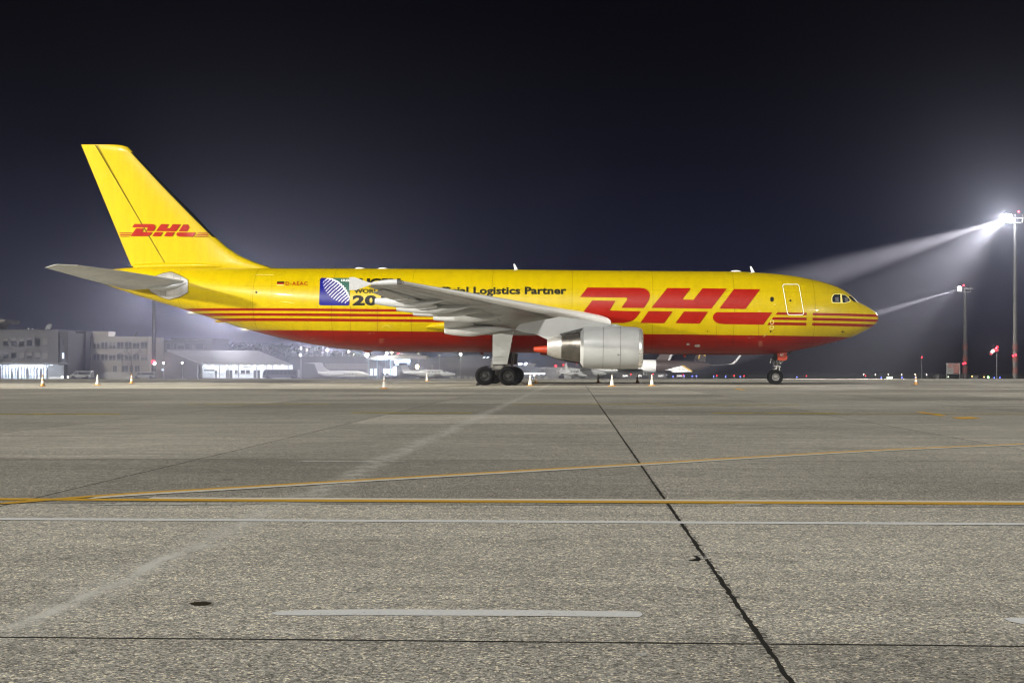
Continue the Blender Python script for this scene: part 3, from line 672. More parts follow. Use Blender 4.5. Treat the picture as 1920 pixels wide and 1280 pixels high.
def main_gear(s):
    yc = -4.85
    g = MB()
    c1, c2 = A(909.0, yc-.47, .60), A(952.5, yc-.47, .60)
    m1 = (c1+c2)/2+Vector((0, .47, 0))
    up = m1+Vector((.05, 0, .75))
    g.cur = 0
    top = A(942, yc, 3.0)
    g.tube(m1+Vector((0, 0, .05)), up, .13, .15, 16); g.tube(up, top, .21, .24, 16)
    for q_ in (-.16, .16):
        for z_ in (.42, .62, .84): g.tube(m1+Vector((q_*1.9, -.25, z_)), m1+Vector((q_*1.9, .25, z_)), .085, n=10)
    g.box(tuple(m1+Vector((.05, 0, .55))), (.62, .42, .34))
    g.tube(m1+Vector((.52, -.1, .55)), A(957, yc, 2.6), .065, .085, 10); g.tube(m1+Vector((.3, .1, .9)), A(960, yc, 2.9), .05, .05, 8)
    g.cur = 1
    g.tube(c1+Vector((0, .47, 0)), c2+Vector((0, .47, 0)), .13, n=12)
    for c_ in (c1, c2): g.tube(c_+Vector((0, -.1, 0)), c_+Vector((0, 1.04, 0)), .09, n=10)
    g.tube(m1+Vector((-.35, -.1, .48)), c1+Vector((.15, .3, .42)), .045, n=8); g.tube(m1+Vector((.35, -.1, .48)), c2+Vector((.1, .3, .45)), .05, n=8)
    g.tube(m1+Vector((-.8, -.2, .62)), m1+Vector((.1, -.2, .70)), .03, n=6); g.tube(m1+Vector((.45, -.2, .45)), m1+Vector((.6, -.2, 1.5)), .022, n=6)
    go = g.build('main_landing_gear', [M['gear'], M['geardark']], air, 40)
    for c_ in (c1, c2):
        for dy in (0, .94): wheel(go, c_+Vector((0, dy, 0)), .615, .44, M['rim'])
    dp = [(923.8, 627), (963.8, 621.5), (960.3, 634), (951.2, 682.5), (923.4, 682.5)]
    dd = MB().prism([(pl(a, b, yc-.42).x, pl(a, b, yc-.42).z) for a, b in dp], yc-.44, yc-.36).build('gear_door', M['wing'], go)
    sm = [line((932, 640), (932, 668), .5), line((932, 668), (944, 671), .5), line((944, 671), (946, 676), .5), line((925, 669), (953, 668.5), .4), line((931, 655), (946, 654.5), .4)]
    k2 = MB()
    for qd in sm: k2.prism([(pl(a, b, yc-.44).x, pl(a, b, yc-.44).z) for a, b in qd], yc-.445, yc-.439)
    k2.build('door_seam', M['gear'], go)
    lp = MB().prism([(pl(a, b, yc).x, pl(a, b, yc).z) for a, b in ((953, 660), (959.8, 660), (957.5, 682), (951.5, 682))], yc+.3, yc+.36).build('gear_door', M['geardark'], go)
    return go
mg = main_gear(-1)
mg2 = mir(mg, 'main_landing_gear', None, air)
for o in list(mg.children): mir(o, o.name.split('.')[0], None, mg2)
def nose_gear():
    g = MB(); yc = 0
    w1 = A(1454, -.24, .51)
    c = w1+Vector((0, .24, 0)); px = lambda a, b: pl(a, b, 0)
    g.cur = 0; g.tube(c+Vector((0, 0, .25)), px(1457, 683), .075, .085, 14); g.cur = 1; g.tube(px(1457, 684), px(1456.5, 655), .15, .17, 16)
    g.cur = 0; g.tube(px(1455, 684), px(1462, 676), .09, .11, 12); g.tube(px(1463, 682), px(1468, 676), .05, .05, 8); g.tube(px(1451.5, 686), px(1464, 687.5), .05, .06, 10)
    g.cur = 1; g.tube(px(1450, 687), px(1453.5, 661), .07, .09, 10); g.tube(px(1448, 692), px(1456, 690), .05, .05, 8)
    g.tube(px(1475.5, 667), px(1483.5, 658.5), .045, .045, 8)
    g.cur = 0; g.tube(px(1445.4, 672), px(1444.0, 681), .06, .03, 8)
    g.cur = 1; g.tube(px(1446, 671.5), px(1452, 671), .02, .02, 6)
    g.tube(w1+Vector((0, -.05, 0)), w1+Vector((0, .53, 0)), .07, n=10)
    g.cur = 0; g.tube(px(1453, 691), px(1450.5, 696), .045, .05, 8); g.tube(px(1461, 687), px(1461.5, 695), .05, .05, 8)
    go = g.build('nose_landing_gear', [M['gear'], M['geardark']], air, 40)
    wheel(go, w1, .50, .30, M['rimlight']); wheel(go, w1+Vector((0, .48, 0)), .50, .30, M['rimlight'])
    dp = [(1457, 660.2), (1474.5, 658), (1476.3, 673.2), (1469.5, 676), (1458.2, 675.5)]
    yy = -.32
    d_ = MB().prism([(pl(a, b, yy).x, pl(a, b, yy).z) for a, b in dp], yy-.02, yy+.02).build('gear_door', M['orange'], go)
    fn = lambda x, y, off: pl(x, y, yy-.03)
    t_ = decal('door_lettering', None, M['whitepaint'], d_, fn=fn, step=(50, 50), bm_in=text_bm('AC', 1462.3, 1469.4, 662.8, 667.2, .02))
    d2 = MB().prism([(pl(a, b, .32).x, pl(a, b, .32).z) for a, b in dp], .30, .34).build('gear_door', M['orange'], go)
nose_gear()
# cargo aircraft floats by nothing: the wheels' feet stand on z = 0 of the world
# ------------------------------------------------------------------ the apron
def ground_material():
    m = bpy.data.materials.new('apron_concrete'); m.use_nodes = True; n = m.node_tree.nodes; l = m.node_tree.links
    b = n['Principled BSDF']; t = n.new('ShaderNodeTexCoord'); s = n.new('ShaderNodeSeparateXYZ')
    mp = n.new('ShaderNodeMapping'); mp.inputs['Rotation'].default_value = (0, 0, YAW); l.new(t.outputs['Object'], mp.inputs[0])
    P = mp.outputs[0]; l.new(P, s.inputs[0]); X, Y = s.outputs[0], s.outputs[1]
    mm = lambda op, a, b_=None, c=None, clamp=False: math_node(n, l, op, a, b_, c, clamp)
    def noise(scale, detail=4, rough=.6, stretch=None, dim='3D'):
        x = n.new('ShaderNodeTexNoise'); x.inputs['Scale'].default_value = scale; x.inputs['Detail'].default_value = detail; x.inputs['Roughness'].default_value = rough
        if stretch:
            q_ = n.new('ShaderNodeMapping'); q_.inputs['Scale'].default_value = stretch; l.new(P, q_.inputs[0]); l.new(q_.outputs[0], x.inputs[0])
        else: l.new(P, x.inputs[0])
        return x.outputs[0]
    def rng(v, a, b_, c, d, clamp=True):
        r = n.new('ShaderNodeMapRange'); r.clamp = clamp
        for i, x in enumerate((a, b_, c, d)): r.inputs[i+1].default_value = x
        l.new(v, r.inputs[0]); return r.outputs[0]
    # exposed aggregate: pebbles of several greys and buffs
    vo = n.new('ShaderNodeTexVoronoi'); vo.inputs['Scale'].default_value = 105; l.new(P, vo.inputs[0])
    vs = n.new('ShaderNodeSeparateColor'); l.new(vo.outputs['Color'], vs.inputs[0])
    cr = n.new('ShaderNodeValToRGB'); l.new(vs.outputs[0], cr.inputs[0]); e_ = cr.color_ramp.elements
    e_[0].position = 0; e_[0].color = (.065, .061, .052, 1); e_[1].position = 1; e_[1].color = (.58, .52, .40, 1)
    for p_, c_ in ((.22, (.145, .138, .12)), (.5, (.215, .205, .18)), (.8, (.29, .275, .245)), (.92, (.40, .365, .29))):
        q_ = e_.new(p_); q_.color = (*c_, 1)
    v2 = n.new('ShaderNodeTexVoronoi'); v2.inputs['Scale'].default_value = 210; l.new(P, v2.inputs[0])
    v2s = n.new('ShaderNodeSeparateColor'); l.new(v2.outputs['Color'], v2s.inputs[0])
    f = rng(v2s.outputs[0], 0, 1, .60, 1.40)
    big = rng(noise(.16, 6, .65), .32, .68, 1.60, 2.25); f = mm('MULTIPLY', f, big)
    med = rng(noise(1.3, 6, .7, (.35, 1, 1)), .3, .7, .86, 1.12); f = mm('MULTIPLY', f, med)
    # clumps of coarser and finer stone
    f = mm('MULTIPLY', f, rng(noise(9, 5, .75), .25, .75, .74, 1.24))
    # every slab weathered a little differently
    sxn = mm('FLOOR', mm('DIVIDE', mm('SUBTRACT', X, .07), 4.88)); syn = mm('FLOOR', mm('DIVIDE', mm('ADD', Y, 88.07), 5.07))
    cb = n.new('ShaderNodeCombineXYZ'); l.new(sxn, cb.inputs[0]); l.new(syn, cb.inputs[1])
    wn = n.new('ShaderNodeTexWhiteNoise'); wn.noise_dimensions = '2D'; l.new(cb.outputs[0], wn.inputs['Vector'])
    f = mm('MULTIPLY', f, rng(wn.outputs['Value'], 0, 1, .80, 1.16))
    cr_ = n.new('ShaderNodeCombineXYZ'); l.new(syn, cr_.inputs[1]); wr = n.new('ShaderNodeTexWhiteNoise'); wr.noise_dimensions = '2D'; l.new(cr_.outputs[0], wr.inputs['Vector'])
    f = mm('MULTIPLY', f, rng(wr.outputs['Value'], 0, 1, .88, 1.12))
    # drips and blotches
    f = mm('MULTIPLY', f, rng(noise(2.1, 3, .5), .70, .76, 1.0, .62))
    f = mm('MULTIPLY', f, rng(noise(1.1, 6, .75, (.3, 1, 1)), .60, .66, 1.0, 1.16))
    # old tyre and drag marks running along the stand
    f = mm('MULTIPLY', f, rng(noise(.9, 5, .7, (.035, 1, 1)), .55, .8, 1.0, .80))
    f = mm('MULTIPLY', f, rng(noise(.6, 6, .6, (.2, 1, 1)), .60, .72, 1.0, 1.28))
    f = mm('MULTIPLY', f, rng(noise(3.2, 6, .8, (.12, 1, 1)), .3, .7, .84, 1.16))
    f = mm('MULTIPLY', f, rng(noise(26, 3, .7), .3, .7, .80, 1.2))
    # oil and water stains
    f = mm('MULTIPLY', f, rng(noise(.33, 4, .55, (.6, 1, 1)), .66, .74, 1.0, .80))
    # pale scrape of a removed line running diagonally
    (ax, ay), (bx, by) = gp(0, 1190), gp(1010, 730)
    L = math.hypot(bx-ax, by-ay); nx, ny = -(by-ay)/L, (bx-ax)/L
    dist = mm('ABSOLUTE', mm('ADD', mm('ADD', mm('MULTIPLY', mm('SUBTRACT', X, ax), nx), mm('MULTIPLY', mm('SUBTRACT', Y, ay), ny)), mm('MULTIPLY', mm('SUBTRACT', noise(.7, 3), .5), .35)))
    sc = mm('MULTIPLY', rng(dist, .03, .20, 1, 0), rng(noise(6.0, 6, .85, (1, .6, 1)), .42, .66, .05, 1))
    core = mm('MULTIPLY', rng(dist, .02, .05, 1, 0), rng(noise(.9, 4), .45, .6, 0, .7))
    core = mm('MULTIPLY', core, mm('LESS_THAN', Y, -84))
    sc = mm('ADD', mm('MULTIPLY', sc, .78), core, clamp=True)
    # joints filled with tar
    jx = mm('PINGPONG', mm('ADD', mm('SUBTRACT', X, .07), mm('MULTIPLY', mm('SUBTRACT', noise(5, 5, .8), .5), .035)), 2.44)
    jy = mm('PINGPONG', mm('ADD', mm('ADD', Y, 88.07+5.07*20), mm('MULTIPLY', mm('SUBTRACT', noise(1.2, 4, .7), .5), .02)), 2.535)
    wide = mm('MULTIPLY', mm('LESS_THAN', mm('ABSOLUTE', mm('SUBTRACT', X, 5.0)), .5), .001)      # the slab joint right of the camera is the widest
    wx = mm('ADD', wide, mm('MULTIPLY', rng(noise(2.3, 5, .8), .35, .7, .5, 1.3), .0115))
    jm = mm('LESS_THAN', jx, wx)
    wy = mm('MULTIPLY', rng(noise(2.0, 5, .8), .3, .75, .7, 1.25), .0125)
    jm2 = mm('LESS_THAN', jy, wy)
    # chipped, tar-smeared edges
    ch = mm('MULTIPLY', mm('LESS_THAN', jx, .028), mm('GREATER_THAN', noise(14, 4, .7), .55))
    ch = mm('MULTIPLY', ch, mm('LESS_THAN', mm('ABSOLUTE', mm('SUBTRACT', X, 5.0)), .5))
    jj = mm('MAXIMUM', mm('MAXIMUM', jm, jm2), mm('MULTIPLY', ch, .75), clamp=True)
    pale = mm('MULTIPLY', rng(jx, .02, .09, 1, 0), rng(noise(2.2, 5, .8), .55, .7, 0, .35))
    f = mm('MULTIPLY', f, mm('ADD', 1, pale))
    v = n.new('ShaderNodeVectorMath'); v.operation = 'SCALE'; l.new(cr.outputs[0], v.inputs[0]); l.new(f, v.inputs['Scale'])
    m1 = n.new('ShaderNodeMix'); m1.data_type = 'RGBA'; l.new(sc, m1.inputs[0]); l.new(v.outputs[0], m1.inputs[6]); m1.inputs[7].default_value = (.78, .76, .70, 1)
    m2 = n.new('ShaderNodeMix'); m2.data_type = 'RGBA'; l.new(jj, m2.inputs[0]); l.new(m1.outputs[2], m2.inputs[6]); m2.inputs[7].default_value = (.030, .028, .024, 1)
    l.new(m2.outputs[2], b.inputs['Base Color'])
    b.inputs['Roughness'].default_value = .85; b.inputs['Specular IOR Level'].default_value = .25
    bp = n.new('ShaderNodeBump'); bp.inputs['Strength'].default_value = .35; bp.inputs['Distance'].default_value = .006
    l.new(vo.outputs['Distance'], bp.inputs['Height'])
    bq = n.new('ShaderNodeBump'); bq.inputs['Strength'].default_value = .8; bq.inputs['Distance'].default_value = .01; bq.invert = True
    l.new(jj, bq.inputs['Height']); l.new(bp.outputs[0], bq.inputs['Normal']); l.new(bq.outputs[0], b.inputs['Normal'])
    return m
M['apron'] = ground_material()
M['grass'] = mat('dark_grass', (.035, .045, .022), .95, 0, .4, .4)
def sheet(name, rows, m):               # rows of (distance, height), each 1200 m wide
    vs, fs = [], []; W_ = 1500; N = 24
    for d, z in rows:
        for i in range(N+1): vs.append((-W_+2*W_*i/N, d-D, z))
    for j in range(len(rows)-1):
        for i in range(N): a = j*(N+1)+i; fs.append((a, a+1, a+N+2, a+N+1))
    return MB().add(vs, fs).build(name, m)
g_ = sheet('ground', [(-250, 0), (-20, 0), (0, 0), (60, 0), (110, 0), (CREST-2, 0), (CREST+3, -.06), (156, -.24), (180, gz(180)-.35), (250, gz(250)), (330, gz(330)), (420, gz(420)), (520, gz(520)), (900, gz(900)), (3000, gz(3000))], [M['apron'], M['grass']])
g_['kind'] = 'structure'
# grass beyond the apron on the right and far behind the stands
def patch(name, pts, m, lift=.02):
    vs = [(x, y, gz(y+D)+lift) for x, y in pts]
    o = MB().add(vs, [tuple(range(len(pts)))]).build(name, m); o['kind'] = 'structure'; return o
for i, (d0, d1, x0, x1) in enumerate(((250, 520, 25, 1400), (520, 3000, -1400, 1400))):
    vs = [(x0, d0-D, gz(d0)+.03), (x1, d0-D, gz(d0)+.03), (x1, d1-D, gz(d1)+.03), (x0, d1-D, gz(d1)+.03)]
    o = MB().add(vs, [(0, 1, 2, 3)]).build('grass', M['grass']); o['kind'] = 'structure'
# ---- painted lines
def paint(name, col, wear, scale=(1, 1, 1)):
    m = bpy.data.materials.new(name); m.use_nodes = True; n = m.node_tree.nodes; l = m.node_tree.links
    b = n['Principled BSDF']; t = n.new('ShaderNodeTexCoord')
    a = n.new('ShaderNodeTexNoise'); a.inputs['Scale'].default_value = 70; a.inputs['Detail'].default_value = 4; l.new(t.outputs['Object'], a.inputs[0])
    c = n.new('ShaderNodeTexNoise'); c.inputs['Scale'].default_value = 2.2; c.inputs['Detail'].default_value = 6; c.inputs['Roughness'].default_value = .75; l.new(t.outputs['Object'], c.inputs[0])
    s_ = math_node(n, l, 'MULTIPLY_ADD', c.outputs[0], .9, math_node(n, l, 'MULTIPLY', a.outputs[0], .5))
    r = n.new('ShaderNodeMapRange'); r.inputs[1].default_value = wear; r.inputs[2].default_value = wear+.10; r.inputs[3].default_value = 1; r.inputs[4].default_value = 0; l.new(s_, r.inputs[0])
    v = n.new('ShaderNodeVectorMath'); v.operation = 'SCALE'; v.inputs[0].default_value = col
    k_ = n.new('ShaderNodeMapRange'); k_.inputs[1].default_value = .3; k_.inputs[2].default_value = .7; k_.inputs[3].default_value = .86; k_.inputs[4].default_value = 1.06; l.new(a.outputs[0], k_.inputs[0])
    l.new(k_.outputs[0], v.inputs['Scale']); l.new(v.outputs[0], b.inputs['Base Color']); b.inputs['Roughness'].default_value = .7
    l.new(r.outputs[0], b.inputs['Alpha'])
    return m
M['pw'] = paint('white_line_paint', (.92, .92, .90), .87)
M['pw2'] = paint('cream_line_paint', (.90, .84, .72), .87)
M['py'] = paint('yellow_line_paint', (.80, .46, .05), .88)
M['pyf'] = paint('faded_yellow_paint', (.55, .45, .06), .70)
M['pwf'] = paint('faded_white_paint', (.66, .65, .60), .68)
def ribbon(m, pts, lift=.004):          # pts: list of (x, y0, y1) in slab coordinates
    vs = []
    for x, y0, y1 in pts:
        for y in (y0, y1): v = G @ Vector((x, y, 0)); vs.append((v.x, v.y, lift))
    m.add(vs, [(2*i, 2*i+2, 2*i+3, 2*i+1) for i in range(len(pts)-1)])
def marking(name, m, parts, lift=.004):
    q_ = MB()
    for p_ in parts: ribbon(q_, p_, lift)
    o = q_.build(name, m); o['kind'] = 'structure'; return o
CY = -93.1
def jit(x0, x1, step, y0, y1, a=.004):
    out_ = []; x = x0
    while x < x1+step: out_.append((min(x, x1), y0+rnd.uniform(-a, a), y1+rnd.uniform(-a, a))); x += step
    return out_
xl = gp(25, 943)[0]
marking('yellow_line', M['py'], [jit(-14, 60, .25, CY+10.26, CY+10.43)], .005)
marking('cream_line', M['pw2'], [jit(xl+.9, 60, .25, CY+10.43, CY+10.56)], .005)
marking('white_line', M['pw'], [jit(-60, 70, .2, CY+8.92, CY+9.05)])
def gpoly(name, pts, m, lift=.004):
    vs = []
    for p_ in pts: v = G @ Vector((*gp(*p_), 0)); vs.append((v.x, v.y, lift))
    o = MB().add(vs, [tuple(range(len(vs)))]).build(name, m); o['kind'] = 'structure'; return o
gpoly('white_dash', [(508, 1150), (522, 1146.5), (560, 1144.6), (700, 1142.8), (1000, 1144.6), (1195, 1147), (1202, 1149), (1205, 1153), (1199, 1157.8), (1000, 1155.6), (700, 1154.4), (560, 1154.8), (520, 1154.2)], M['pw'])
gpoly('white_dash', [(1881, 1160), (1900, 1158.6), (2300, 1166), (2300, 1178), (1915, 1170.4), (1893, 1166)], M['pw'])
# the curving pair of lines
CV = [(8, 942.6), (200, 927.6), (425, 914.0), (725, 896.2), (960, 882.6), (1200, 868.8), (1380, 857.8), (1660, 842.6), (1920, 831.8), (2300, 818)]
cx = [gp(*p_) for p_ in CV]
cvy = curve(cx, lambda p_: p_[1])
a0, a1 = cx[0][0], cx[-1][0]
yl, cl = [], []
for i in range(161):
    x = a0+(a1-a0)*i/160; y = cvy(x); dy = (cvy(x+.05)-cvy(x-.05))/.1
    th = .125*math.sqrt(1+dy*dy)
    yl.append((x, y-th, y)); cl.append((x, y-th*2.05, y-th))
marking('yellow_line', M['py'], [yl], .006)
marking('cream_line', M['pw2'], [[c_ for c_ in cl if c_[0] > gp(170, 932)[0]]], .006)
# faint old markings further out
def hline(px0, px1, py, wpx): return [(px0, py-wpx/2), (px1, py-wpx/2), (px1, py+wpx/2), (px0, py+wpx/2)]
for a, b_, y, w_ in ((0, 225, 776.4, 1.4), (660, 742, 773.6, 1.6), (742, 885, 773.8, 1.2), (1335, 1570, 774.6, 1.3), (960, 1240, 757.8, .9), (1240, 1500, 758.8, .9), (1500, 1920, 775.5, .8), (350, 620, 757.5, .8)):
    gpoly('faded_yellow_line', hline(a, b_, y, w_), M['pyf'])
gpoly('yellow_mark', [(1716, 772.6), (1730, 772.2), (1775, 778.6), (1764, 780)], M['py'])
gpoly('yellow_mark', [(1783, 782.2), (1822, 781.2), (1840, 784.8), (1800, 785.6)], M['py'])
gpoly('yellow_mark', [(1376, 728.6), (1384, 728.2), (1400, 730.6), (1388, 731)], M['py'])
for a, b_, y, w_ in ((895, 1108, 737.6, 2.2), (1410, 1920, 726.2, 1.0), (1320, 1560, 800.2, 1.3), (520, 760, 864.5, 1.6), (1440, 1920, 760, 1.0), (100, 420, 741, 1.0), (0, 250, 731, .9), (1700, 1920, 713.0, .6)):
    gpoly('faded_white_line', hline(a, b_, y, w_), M['pwf'])
for a, b_, y, w_ in ((1413, 1437, 830.5, 1.2), (1260, 1278, 840, 1.2), (1880, 1905, 890.5, 1.8), (1745, 1770, 1131, 3), (1192, 1212, 1228, 5)):
    gpoly('paint_scrap', hline(a, b_, y, w_), M['pwf'])
# the light repair strip and dark stain
for i, (a, b_) in enumerate(((148, 210), (215, 291), (296, 385), (389, 455), (492, 526), (540, 602), (640, 700), (975, 1020), (1378, 1428))):
    gpoly('joint_filler', hline(a, b_, 945.4, 3.6 if i < 4 else 2.2), M['pwf'], .005)
gpoly('oil_spot', [(354, 1132), (366, 1129), (385, 1128.6), (398, 1131), (386, 1135), (366, 1135.6)], mat('oil', (.02, .019, .017), .45))
gpoly('tar_patch', [(1291, 1050.5), (1305, 1048), (1304, 1045), (1299, 1042), (1308, 1043), (1315, 1049), (1309, 1051.5), (1296, 1051.6)], mat('tar', (.02, .019, .017), .6))
gpoly('concrete_patch', [(1305, 1040.5), (1322, 1041.5), (1330, 1049), (1318, 1050), (1310, 1046)], M['pwf'], .006)

# ------------------------------------------------------------------ traffic cones
M['cone'] = mat('cone_orange_plastic', (.60, .30, .07), .6, 0, .15, 12)
M['conew'] = mat('cone_reflective_white', (.86, .84, .78), .45)
M['coneb'] = mat('cone_base_rubber', (.30, .17, .08), .8)
def cone(px, py, label, turn=0, pale=False):
    d = F*H/(py-PY0); p = W(px, py, d); p.z = 0
    o = thing('traffic_cone', label, 'traffic cone', tuple(p), 'traffic cones around the parked aircraft')
    h = .70
    b_ = MB(); b_.box((p.x, p.y, .02), (.40, .40, .04), Matrix.Rotation(turn, 3, 'Z')); b_.build('base', M['coneb'] if not pale else M['cone'], o, bevel=.006)
    r = lambda z: .125*(1-z/h*.82)
    m = MB()
    def seg(z0, z1): m.lathe([(r(z0), z0), (r(z1), z1)], (p.x, p.y, 0), (0, 0, 1), 20)
    cuts = [.04, .20, .36, .44, .56, .70] if not pale else [.04, .08, .40, .44, .68, .70]
    m.lathe([(.15, .04), (.145, .055), (r(.06), .06)], (p.x, p.y, 0), (0, 0, 1), 20)
    for i in range(5):
        m.cur = i % 2; seg(cuts[i], cuts[i+1])
    m.cur = 0; m.lathe([(r(h), h), (.012, h+.004), (.001, h)], (p.x, p.y, 0), (0, 0, 1), 20)
    m.build('cone_body', [M['cone'], M['conew']], o, 30); return o
cone(80, 724.6, 'cone in front of the lit glass hall at the far left', .3)
cone(182.7, 722, 'pale cone in front of the white van', .1, True)
cone(246.7, 719.2, 'cone standing between the beige office block and the tail', .5)
cone(720, 729, 'nearest and largest cone, pale, left of the main wheels', .2, True)
cone(800.5, 714.6, 'pale cone in front of the turboprop', .1, True)
cone(994, 723.2, 'pale cone just right of the main wheels', .1, True)
cone(1004.5, 718.8, 'orange cone right beside the pale one by the main wheels', .6)
cone(1121.5, 717.6, 'orange cone under the left part of the engine', .3)
cone(1147.5, 724, 'pale cone under the middle of the engine', .2, True)
cone(1195, 717.8, 'orange cone below the engine intake', .7)
cone(1222.3, 723.2, 'pale cone just right of the engine intake', .1, True)
cone(1717, 721.3, 'lone orange cone right of the aircraft nose', .4)
# wheel chocks
def chock(px, d_, label, s):
    p = W(px, 700, d_); p.z = 0
    q_ = MB(); q_.prism([(p.x-.16, .0), (p.x+.16, .0), (p.x+.05*s, .17), (p.x-.05*s, .17)], p.y-.4, p.y+.4)
    q_.tube((p.x, p.y-.41, .1), (p.x, p.y+.41, .1), .03, n=8)
    return tag(q_.build('wheel_chock', M['geardark'], None, bevel=.01), label, 'wheel chock', 'chocks at the main wheels')
chock(896.5, 88.4, 'black chock behind the rear main wheel', -1); chock(966, 88.4, 'black chock in front of the forward main wheel', 1)
rp_ = MB(); p = W(970, 700, 88.4); rp_.rings([((p.x-.3, p.y-.3, .02), .02), ((p.x+.1, p.y-.35, .10), .02), ((p.x+.25, p.y-.3, .24), .02), ((p.x+.4, p.y-.2, .12), .02), ((p.x+.7, p.y-.1, .02), .02)], 6)
tag(rp_.build('chock_rope', M['geardark'], None), 'dark rope lying beside the forward chock', 'rope')
# ------------------------------------------------------------------ beyond the apron
def B(px, d): return (px-PX0)*d/F                        # x of a pixel column at distance d
def Zp(py, d): return H+(PY0-py)*d/F                     # height of a pixel row at distance d
BM = {}
BM['wall'] = mat('weathered_concrete_wall', (.12, .118, .112), .9, 0, .18, .25)
BM['walld'] = mat('dark_brick_wall', (.07, .068, .064), .9, 0, .25, .3)
BM['beige'] = mat('beige_panel_wall', (.27, .25, .20), .85, 0, .12, .4)
BM['frame'] = mat('window_frame_white', (.30, .295, .27), .6)
BM['pane'] = mat('window_pane', (.02, .022, .026), .15)
BM['blind'] = mat('window_blind', (.19, .18, .165), .8)
BM['lit'] = mat('lit_interior', (.7, .78, .9), .8, emit=(.72, .84, 1.0), estr=1.5)
BM['litw'] = mat('lit_room_wall', (.78, .80, .82), .9)
BM['fix'] = mat('ceiling_lamp', (1, 1, 1), .5, emit=(.84, .92, 1), estr=14)
BM['metal'] = mat('grey_metal', (.28, .28, .28), .5, .4)
BM['roof'] = mat('standing_seam_roof', (.34, .34, .335), .55, .2, .12, .8)
BM['teal'] = mat('pale_teal_column', (.25, .38, .38), .6)
BM['darkgrey'] = mat('dark_cladding', (.07, .07, .075), .8, 0, .2, .5)
BM['van'] = mat('van_white_paint', (.28, .28, .27), .4, coat=.3)
BM['car'] = mat('car_dark_paint', (.03, .03, .035), .35, coat=.5)
BM['bus'] = mat('bus_blue_grey_paint', (.07, .07, .11), .4, coat=.4)
BM['white'] = mat('light_aircraft_white', (.62, .62, .60), .35, coat=.3)
BM['blue'] = mat('light_aircraft_blue', (.03, .035, .13), .35, coat=.3)
BM['brown'] = mat('jet_brown_paint', (.045, .032, .028), .35, coat=.3)
BM['gold'] = mat('jet_gold_trim', (.50, .32, .06), .4)
BM['leaf'] = mat('night_foliage', (.020, .024, .016), .9, 0, .4, 1.5)
BM['bark'] = mat('bark', (.06, .05, .04), .95)
def em(name, col, s): return mat(name, col, .5, emit=col, estr=s)
E = {'white': em('lamp_white', (1, .97, .9), 60), 'warm': em('lamp_warm', (1, .78, .42), 55), 'cool': em('lamp_cool', (.62, .76, 1), 60), 'red': em('lamp_red', (1, .015, .03), 14),
     'blue': em('lamp_blue', (.10, .12, 1), 9), 'green': em('lamp_green', (.35, 1, .30), 7), 'amber': em('lamp_amber', (1, .5, .12), 20), 'small': em('lamp_small_white', (1, .85, .65), 14), 'sign': em('sign_face_green', (.72, 1, .62), 3.2)}

def windows(root, cols, rows, d, depth=.12, pane='pane', mull=0, frame='frame', blinds=None, name='window'):
    # each window: a raised frame round a recessed pane
    for r_, (ya, yb) in enumerate(rows):
        for c_, (xa, xb) in enumerate(cols):
            m = MB(); x0, x1, z0, z1 = B(xa, d), B(xb, d), Zp(yb, d), Zp(ya, d); y = d-D; t = .07
            m.cur = 1; m.box2(x0, x1, y-.03, y+.05, z0, z1)
            m.cur = 0
            for q_ in ((x0-t, x0, z0-t, z1+t), (x1, x1+t, z0-t, z1+t)): m.box2(q_[0], q_[1], y-depth, y+.05, q_[2], q_[3])
            for q_ in ((x0, x1, z0-t, z0), (x0, x1, z1, z1+t)): m.box2(q_[0], q_[1], y-depth, y+.05, q_[2], q_[3])
            for k_ in range(mull):
                xm = x0+(x1-x0)*(k_+1)/(mull+1); m.box2(xm-.04, xm+.04, y-depth+.02, y+.02, z0, z1)
            if mull: m.box2(x0, x1, y-depth+.03, y+.01, z0+(z1-z0)*.24-.03, z0+(z1-z0)*.24+.03)
            bl = blinds[(c_+r_*3) % len(blinds)] if blinds else 0
            if bl: m.cur = 2; m.box2(x0+.02, x1-.02, y-.05, y-.031, z1-(z1-z0)*bl, z1-.01)
            m.build(name, [BM[frame], BM[pane], BM['blind']], root)
def block(root, name, px0, px1, py, d, depth, m, base=None):
    q_ = MB(); q_.box2(B(px0, d), B(px1, d), d-D+.05, d-D+depth, gz(d)-.3 if base is None else Zp(base, d), Zp(py, d)); return q_.build(name, BM[m], root)

d = 300
t = thing('terminal_building', 'grey three storey building at the far left with a brightly lit glass ground floor', 'building', (B(60, d), d-D, gz(d)))
block(t, 'wall', -60, 109, 618.6, d, 18, 'wall', 679.5)
block(t, 'stair_tower', 109.4, 127, 623, d+.6, 16, 'walld')
block(t, 'parapet', -61, 110, 617.2, d-.25, 18.6, 'darkgrey', 618.6)
windows(t, [(-23+15*i, -14.5+15*i) for i in range(1)]+[(6, 15), (21.3, 30), (36.3, 45), (50.5, 59.8), (66, 75), (80.2, 89.5)], [(634, 648.3), (661.2, 672.3)], d, .05, blinds=[.66, .36, .36, .40, .2, 0, .9, .5, .8, 1, .97], frame='wall')
windows(t, [(117, 121.5)], [(635, 647.5)], d+.6, frame='wall'); windows(t, [(116.5, 120.6)], [(661.5, 672)], d+.6, pane='lit', frame='wall', name='lit_window')
block(t, 'canopy', -60, 113, 680, d-4.5, 5.5, 'metal', 682.2)
q_ = MB(); q_.box2(B(-60, d), B(90, d), d-D+6, d-D+6.2, gz(d), Zp(684, d)); q_.box2(B(90, d), B(119, d), d-D+.1, d-D+.3, gz(d), Zp(684.5, d)); q_.box2(B(-60, d), B(119, d), d-D+.35, d-D+6.1, gz(d)-.1, gz(d)+.02); q_.box2(B(-60, d), B(119, d), d-D+.35, d-D+6, Zp(684, d), Zp(683.6, d)); q_.build('lit_hall', BM['litw'], t)
